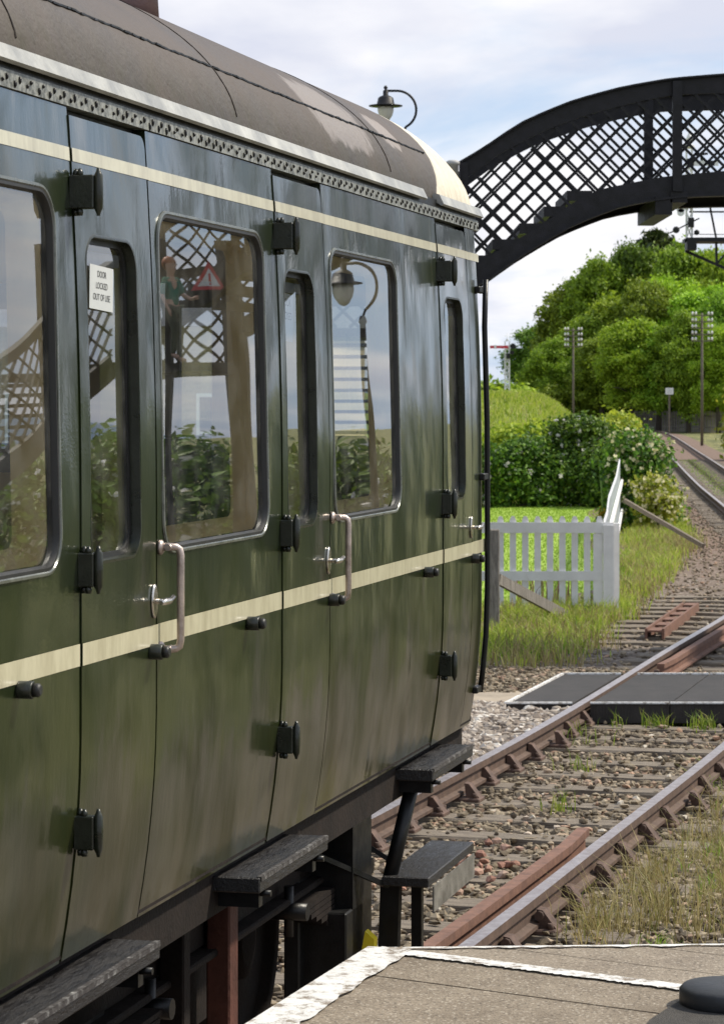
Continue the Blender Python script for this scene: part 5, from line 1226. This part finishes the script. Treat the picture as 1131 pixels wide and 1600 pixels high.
# roof
V = []; Fc = []; ns_ = list(np.linspace(-6.5, 11.0, 36)) + [11.1, 11.2, 11.28, 11.34, 11.39, 11.43, 11.46, 11.475]; nt_ = 49; cols = []
for i, s in enumerate(ns_):
    k = max(0, (s - 11.15) / .325); sc_ = 1 - .0 - .075 * k**3
    for j in range(nt_):
        a = math.pi * j / (nt_ - 1); x = 1.352 * math.cos(a) * (1 - .004 * k**3); z = 3.275 + .615 * math.sin(a) * sc_
        V.append((x, s, z))
    if i:
        for j in range(nt_ - 1): a = (i - 1) * nt_ + j; Fc.append((a, a + 1, a + nt_ + 1, a + nt_))
me = fast('roof', V, Fc, smooth=True); bm = bmesh.new(); bm.from_mesh(me); bm.verts.ensure_lookup_table()
bm.faces.new([bm.verts[(len(ns_) - 1) * nt_ + j] for j in range(nt_)]); bm.faces.new([bm.verts[j] for j in range(nt_)][::-1]); bmesh.ops.recalc_face_normals(bm, faces=bm.faces); bm.to_mesh(me); bm.free()
roof = link('roof', me, M['roof'], coach)
def rp(s, a, o=0): return Vector(((1.352 + o) * math.cos(a), s, 3.275 + (.615 + o) * math.sin(a)))
# seams: longitudinal weld and transverse joints
mb = MB(); s = 5.0; pr = None
while s < 10.9:
    a = R(20.5) + random.uniform(-.004, .004); p = rp(s, a, .001 + random.uniform(-.001, .002)); 
    if pr is not None: mb.bar(pr, p, .005 + random.uniform(0, .006) * (random.random() < .6), .005)
    pr = p; s += .035
mb.build('roof_seam', M['black'], roof)
for s_ in (6.05, 7.9, 9.95):
    mb = MB(); pr = None
    for k in range(60):
        a = R(6 + k * 2.1); p = rp(s_ + random.uniform(-.002, .002), a, .000)
        if pr is not None: mb.bar(pr, p, .006, .004)
        pr = p
    mb.build('roof_joint', M['under'], roof)
# torpedo vent
vp = rp(8.80, R(57), .0)
t_ = Matrix.Translation(vp + Vector((.0, 0, .0))); mb = MB(); mb.lathe([(.075, -.02), (.07, .06), (.06, .10)], t_, 16); mb.lathe([(.03, -.19), (.085, -.16), (.10, -.07), (.06, -.03), (.06, .03), (.10, .07), (.085, .16), (.03, .19)], t_ @ Matrix.Translation((0, 0, .155)) @ Matrix.Rotation(R(90), 4, 'Y'), 18)
mb.build('roof_vent', simple('vent_brown', (.20, .12, .11), .55, 0, .2, 9, .002), roof)
# grab rails beside the doors, long end rail
for b_ in (6.919, 8.774):
    s = b_ + .040; x0 = HW + .002; mb = MB(); zt_, zb_ = 2.106, 1.838; o_ = .050
    mb.tube([(x0, s - .02, zt_), (x0 + .022, s - .012, zt_ + .002), (x0 + o_ - .012, s, zt_), (x0 + o_ - .003, s + .002, zt_ - .006), (x0 + o_, s + .003, zt_ - .022), (x0 + o_, s + .003, zb_ + .022), (x0 + o_ - .003, s + .002, zb_ + .006), (x0 + o_ - .012, s, zb_), (x0 + .022, s - .012, zb_ - .002), (x0, s - .02, zb_)], .0105, 10)
    for z in (zt_, zb_):
        mb.lathe([(.020, 0), (.020, .006), (.013, .012)], Matrix.Translation((x0 - .001, s - .02, z)) @ Matrix.Rotation(R(90), 4, 'Y'), 14); mb.lathe([(.009, -.016), (.009, .018)], Matrix.Translation((x0 + .024, s - .012, z)) @ Matrix.Rotation(R(90), 4, 'X'), 8)
    mb.build('grab_rail', M['brass'], coach)
mb = MB(); xx = HW + .012; pts_ = [(HW - dd(z) + .015 + (.014 if z > 2.9 else 0), SEND - .03, z) for z in (3.0, 2.8, 2.4, 2.0, 1.7, 1.5, 1.35, 1.26)]; mb.tube(pts_, .012, 10); er = mb.build('end_handrail', M['black'], coach)
for z in (2.955, 2.17, 1.275): mb = MB(); mb.box((HW - dd(z) - .002, SEND - .13, z - .014), (HW - dd(z) + .022, SEND - .018, z + .014), bev=.004); mb.build('bracket', M['black'], er)
# door stops
for s in (5.89, 6.855, 7.785, 8.755, 10.235, 11.15):
    zc = 1.838; T_ = Matrix.Translation((HW, s, zc)) @ Matrix.Rotation(R(90), 4, 'Y'); mb = MB(); mb.lathe([(.020, 0), (.0205, .006), (.0205, .036), (.0185, .038)], T_, 18); ds = mb.build('door_stop', M['hinge'], coach); mb = MB(); mb.lathe([(.0155, .038), (.016, .050), (.011, .056)], T_, 16); mb.build('rubber_tip', M['rubber'], ds)
# coach interior
mb = MB(); mb.box((-1.36, -6.4, 1.14), (1.36, SEND - .06, 1.22)); mb.build('floor', M['under'], coach)
mb = MB(); mb.box((-1.28, -6.4, 3.12), (1.28, SEND - .06, 3.14)); mb.build('ceiling', M['ceil'], coach)
for side in (1, -1):
    mb = MB(); mb.box((side * 1.31, -6.4, 1.22), (side * 1.33, SEND - .06, 2.05)); mb.build('inner_wall', M['cabin'], coach)
for s, side in [(x, sd_) for x in (-3, -1.2, 1.9, 3.4, 4.45, 5.75, 7.15, 7.95, 9.0, 9.85) for sd_ in (1, -1)]:
    mb = MB(); a, b = sorted((side * .32, side * 1.28)); mb.box((a, s, 1.45), (b, s + .13, 2.36), bev=.03); st2 = mb.build('seat_back', M['seat'], coach); mb = MB(); mb.box((a, s - .48, 1.45), (b, s - .004, 1.68), bev=.03); mb.build('seat_cushion', M['seat'], st2)
for s in (6.98 - .03, 8.14, 10.50):
    mb = MB(); 
    for side in (1, -1):
        a, b = sorted((side * .30, side * 1.29)); mb.box((a, s - .015, 1.22), (b, s + .015, 2.30)); mb.box((a, s - .015, 2.86), (b, s + .015, 3.12)); a2, b2 = sorted((side * 1.20, side * 1.29)); mb.box((a2, s - .015, 2.30), (b2, s + .015, 2.86)); a2, b2 = sorted((side * .30, side * .36)); mb.box((a2, s - .015, 2.30), (b2, s + .015, 2.86))
    mb.build('partition', M['wood'] if s < 10 else M['cabin'], coach)
mb = MB(); mb.box((-1.25, 10.9, 1.22), (-.1, SEND - .06, 2.2)); mb.build('cab_desk', M['cabin'], coach)
# underframe and steps
mb = MB()
for side in (1, -1):
    a, b = sorted((side * 1.18, side * (HW - dd(1.1) - .035))); mb.box((a, -6.5, .98), (b, SEND - .03, 1.128))
mb.box((-1.17, -6.5, 1.0), (1.17, SEND - .05, 1.128)); mb.build('solebar', M['under'], coach)
XO = PC - 2.17
for (sa, sb) in ((5.75, 6.79), (7.743, 8.55), (10.156, 10.93), (3.0, 4.0)):
    mb = MB(); mb.box((1.20, sa, 1.052), (XO, sb, 1.098), bev=.004); fb = mb.build('footboard', M['board'], coach)
    mb = MB(); mb.box((XO + .0012, sa + .01, 1.086), (XO + .003, sb - .006, 1.0975)); mb.box((XO - .012, sa + .01, 1.0985), (XO + .002, sb - .006, 1.1002)); mb.build('worn_edge', M['edgew'], fb)
    for s in (sa + .08, sb - .1): mb = MB(); mb.box((1.1, s - .02, 1.0), (XO - .02, s + .02, 1.050)); mb.tube([(XO - .03, s, 1.04), (XO + .012, s, 1.04)], .01, 6); mb.build('step_bracket', M['black'], fb)
# lower step
mb = MB(); mb.box((XO - .18, 10.08, .665), (XO, 10.95, .702), bev=.004); ls = mb.build('lower_step', M['board'], coach)
mb = MB(); mb.box((XO + .002, 10.14, .565), (XO + .008, 10.92, .66)); mb.build('valance', simple('grey_step_valance', (.16, .15, .13), .5, .2, .5, 12, .002), ls)
mb = MB(); mb.tube([(XO - .10, 10.28, 1.05), (XO - .16, 10.12, .68)], .028, 10); mb.bar((XO - .17, 10.2, .67), (XO - .19, 10.2, .1), .075, .05); mb.bar((XO - .10, 10.34, .67), (XO - .10, 10.34, .1), .04, .04); mb.box((XO - .50, 9.95, .2), (XO - .26, 10.25, .92)); mb.bar((XO - .45, 9.7, .88), (XO - .17, 10.12, .66), .03, .018); mb.bar((XO - .5, 10.3, .90), (XO - .2, 10.45, .68), .03, .018); mb.build('step_strut', M['black'], ls)
# bogie
def frame_box(mb, a, b): mb.box(a, b, bev=.006)
for sb_ in (8.68,):
    for side in (1, -1):
        xf = side * 1.02; mb = MB(); x0_, x1_ = sorted((xf - .02, xf + .02)); frame_box(mb, (x0_, sb_ - 2.1, .72), (x1_, sb_ + 1.9, .90)); x0_, x1_ = sorted((xf - .06, xf + .07)); frame_box(mb, (x0_, sb_ - 2.1, .905), (x1_, sb_ + 1.9, .93))
        frame_box(mb, (x0_, sb_ - 2.1, .69), (x1_, sb_ + 1.9, .715)); bf = mb.build('bogie_frame', M['under'], coach)
        mb = MB(); x0_, x1_ = sorted((xf + side * .03, xf + side * .11)); frame_box(mb, (x0_, sb_ - .12, .18), (x1_, sb_ - .02, .90)); mb.build('bogie_upright', M['underbrown'], bf); mb = MB(); frame_box(mb, (x0_, sb_ - .62, .25), (x1_, sb_ - .55, .90)); mb.build('bogie_upright', M['under'], bf)
        for so_ in (-1.3, 1.3):
            sw = sb_ + so_; mb = MB()
            mb.lathe([(.46, -.02), (.49, -.015), (.49, .005), (.457, .01), (.457, .10), (.43, .112), (.41, .10), (.40, .06), (.16, .05), (.14, .10), (.09, .11)], Matrix.Translation((side * .68, sw, .457)) @ Matrix.Rotation(R(90 * side), 4, 'Y'), 40); mb.build('wheel', M['under'], bf)
            mb = MB(); x0_, x1_ = sorted((side * .98, side * 1.20)); frame_box(mb, (x0_, sw - .13, .32), (x1_, sw + .13, .60)); frame_box(mb, (x0_, sw - .20, .28), (x0_ + .06, sw + .20, .90)); mb.build('axlebox', M['black'], bf)
            mb = MB()
            for k in range(6): L_ = .52 - k * .075; x0_, x1_ = sorted((side * 1.03, side * 1.13)); mb.box((x0_, sw - L_, .66 - k * .021), (x1_, sw + L_, .677 - k * .021))
            mb.build('leaf_spring', M['under'], bf)
            for e_ in (-1, 1):
                mb = MB(); mb.tube([(side * 1.08, sw + e_ * .50, .58), (side * 1.08, sw + e_ * .50, .76)], .018, 8); mb.tube([(side * 1.02, sw + e_ * .50, .67), (side * 1.15, sw + e_ * .50, .67)], .032, 10)
                mb.build('spring_hanger', M['black'], bf)
    mb = MB(); mb.box((-1.0, sb_ - .3, .45), (1.0, sb_ + .3, .8)); mb.box((-1.0, sb_ + 1.80, .70), (1.0, sb_ + 1.88, .90)); mb.build('bolster', M['under'], coach)
mb = MB(); mb.poly([(XO - .25, 10.04, .42), (XO - .20, 10.04, .42), (XO - .20, 10.04, .47), (XO - .235, 10.04, .50)], vec=(0, .05, 0)); mb.build('yellow_lug', M['yellow'], coach)
mb = MB(); mb.bar((.95, 10.6, .9), (.95, 11.2, .95), .12, .12); mb.box((-.9, 10.9, .75), (.9, 11.05, .98)); mb.tube([(.86, SEND - .05, 1.05), (.86, SEND + .42, 1.05)], .08, 14); mb.tube([(-.86, SEND - .05, 1.05), (-.86, SEND + .42, 1.05)], .08, 14); mb.build('buffer_beam', M['black'], coach)
mb = MB(); mb.box((.35, 4.3, .55), (1.05, 6.0, 1.0), bev=.01); mb.box((.2, 2.0, .45), (1.1, 3.8, .98), bev=.01); mb.build('equipment_case', M['under'], coach)

# notices stuck inside the door windows
def text_mesh(txt, size):
    c = bpy.data.curves.new('t', 'FONT'); c.body = txt; c.size = size; c.align_x = 'CENTER'; c.space_line = 1.25; o = bpy.data.objects.new('t', c); COL.objects.link(o); dg = bpy.context.evaluated_depsgraph_get(); dg.update()
    me = bpy.data.meshes.new_from_object(o.evaluated_get(dg)); bpy.data.objects.remove(o); return me
def notice(s0, s1, z0, z1, txt, size, label, dep=.016):
    cxx = HW - dd((z0 + z1) / 2) - dep; W = coach.matrix_world
    t = empty('notice', (0, 0, 0), 0, label, 'notice'); mw = Matrix.Translation(coach.location) @ Matrix.Rotation(-TH, 4, 'Z'); c = mw @ Vector((cxx, (s0 + s1) / 2, z0)); t.location = c; t.rotation_euler = (0, R(2), R(90) - TH)
    w_ = s1 - s0; h_ = z1 - z0; mb = MB(); mb.box((-w_ / 2, 0, 0), (w_ / 2, .0012, h_)); mb.build('sheet', M['paper'], t)
    me = text_mesh(txt, size)
    for v in me.vertices: v.co = Vector((v.co.x, -.0008, v.co.y + h_ * .74))
    link('lettering', me, M['ink'], t)
notice(6.46, 6.64, 2.72, 2.83, 'DOOR\nLOCKED\nOUT OF USE', .023, 'white paper notice reading DOOR LOCKED OUT OF USE on the nearest door window')
notice(8.30, 8.47, 2.68, 2.83, 'DOOR\nLOCKED', .034, 'faint paper notice reading DOOR LOCKED on the middle door window', .034)
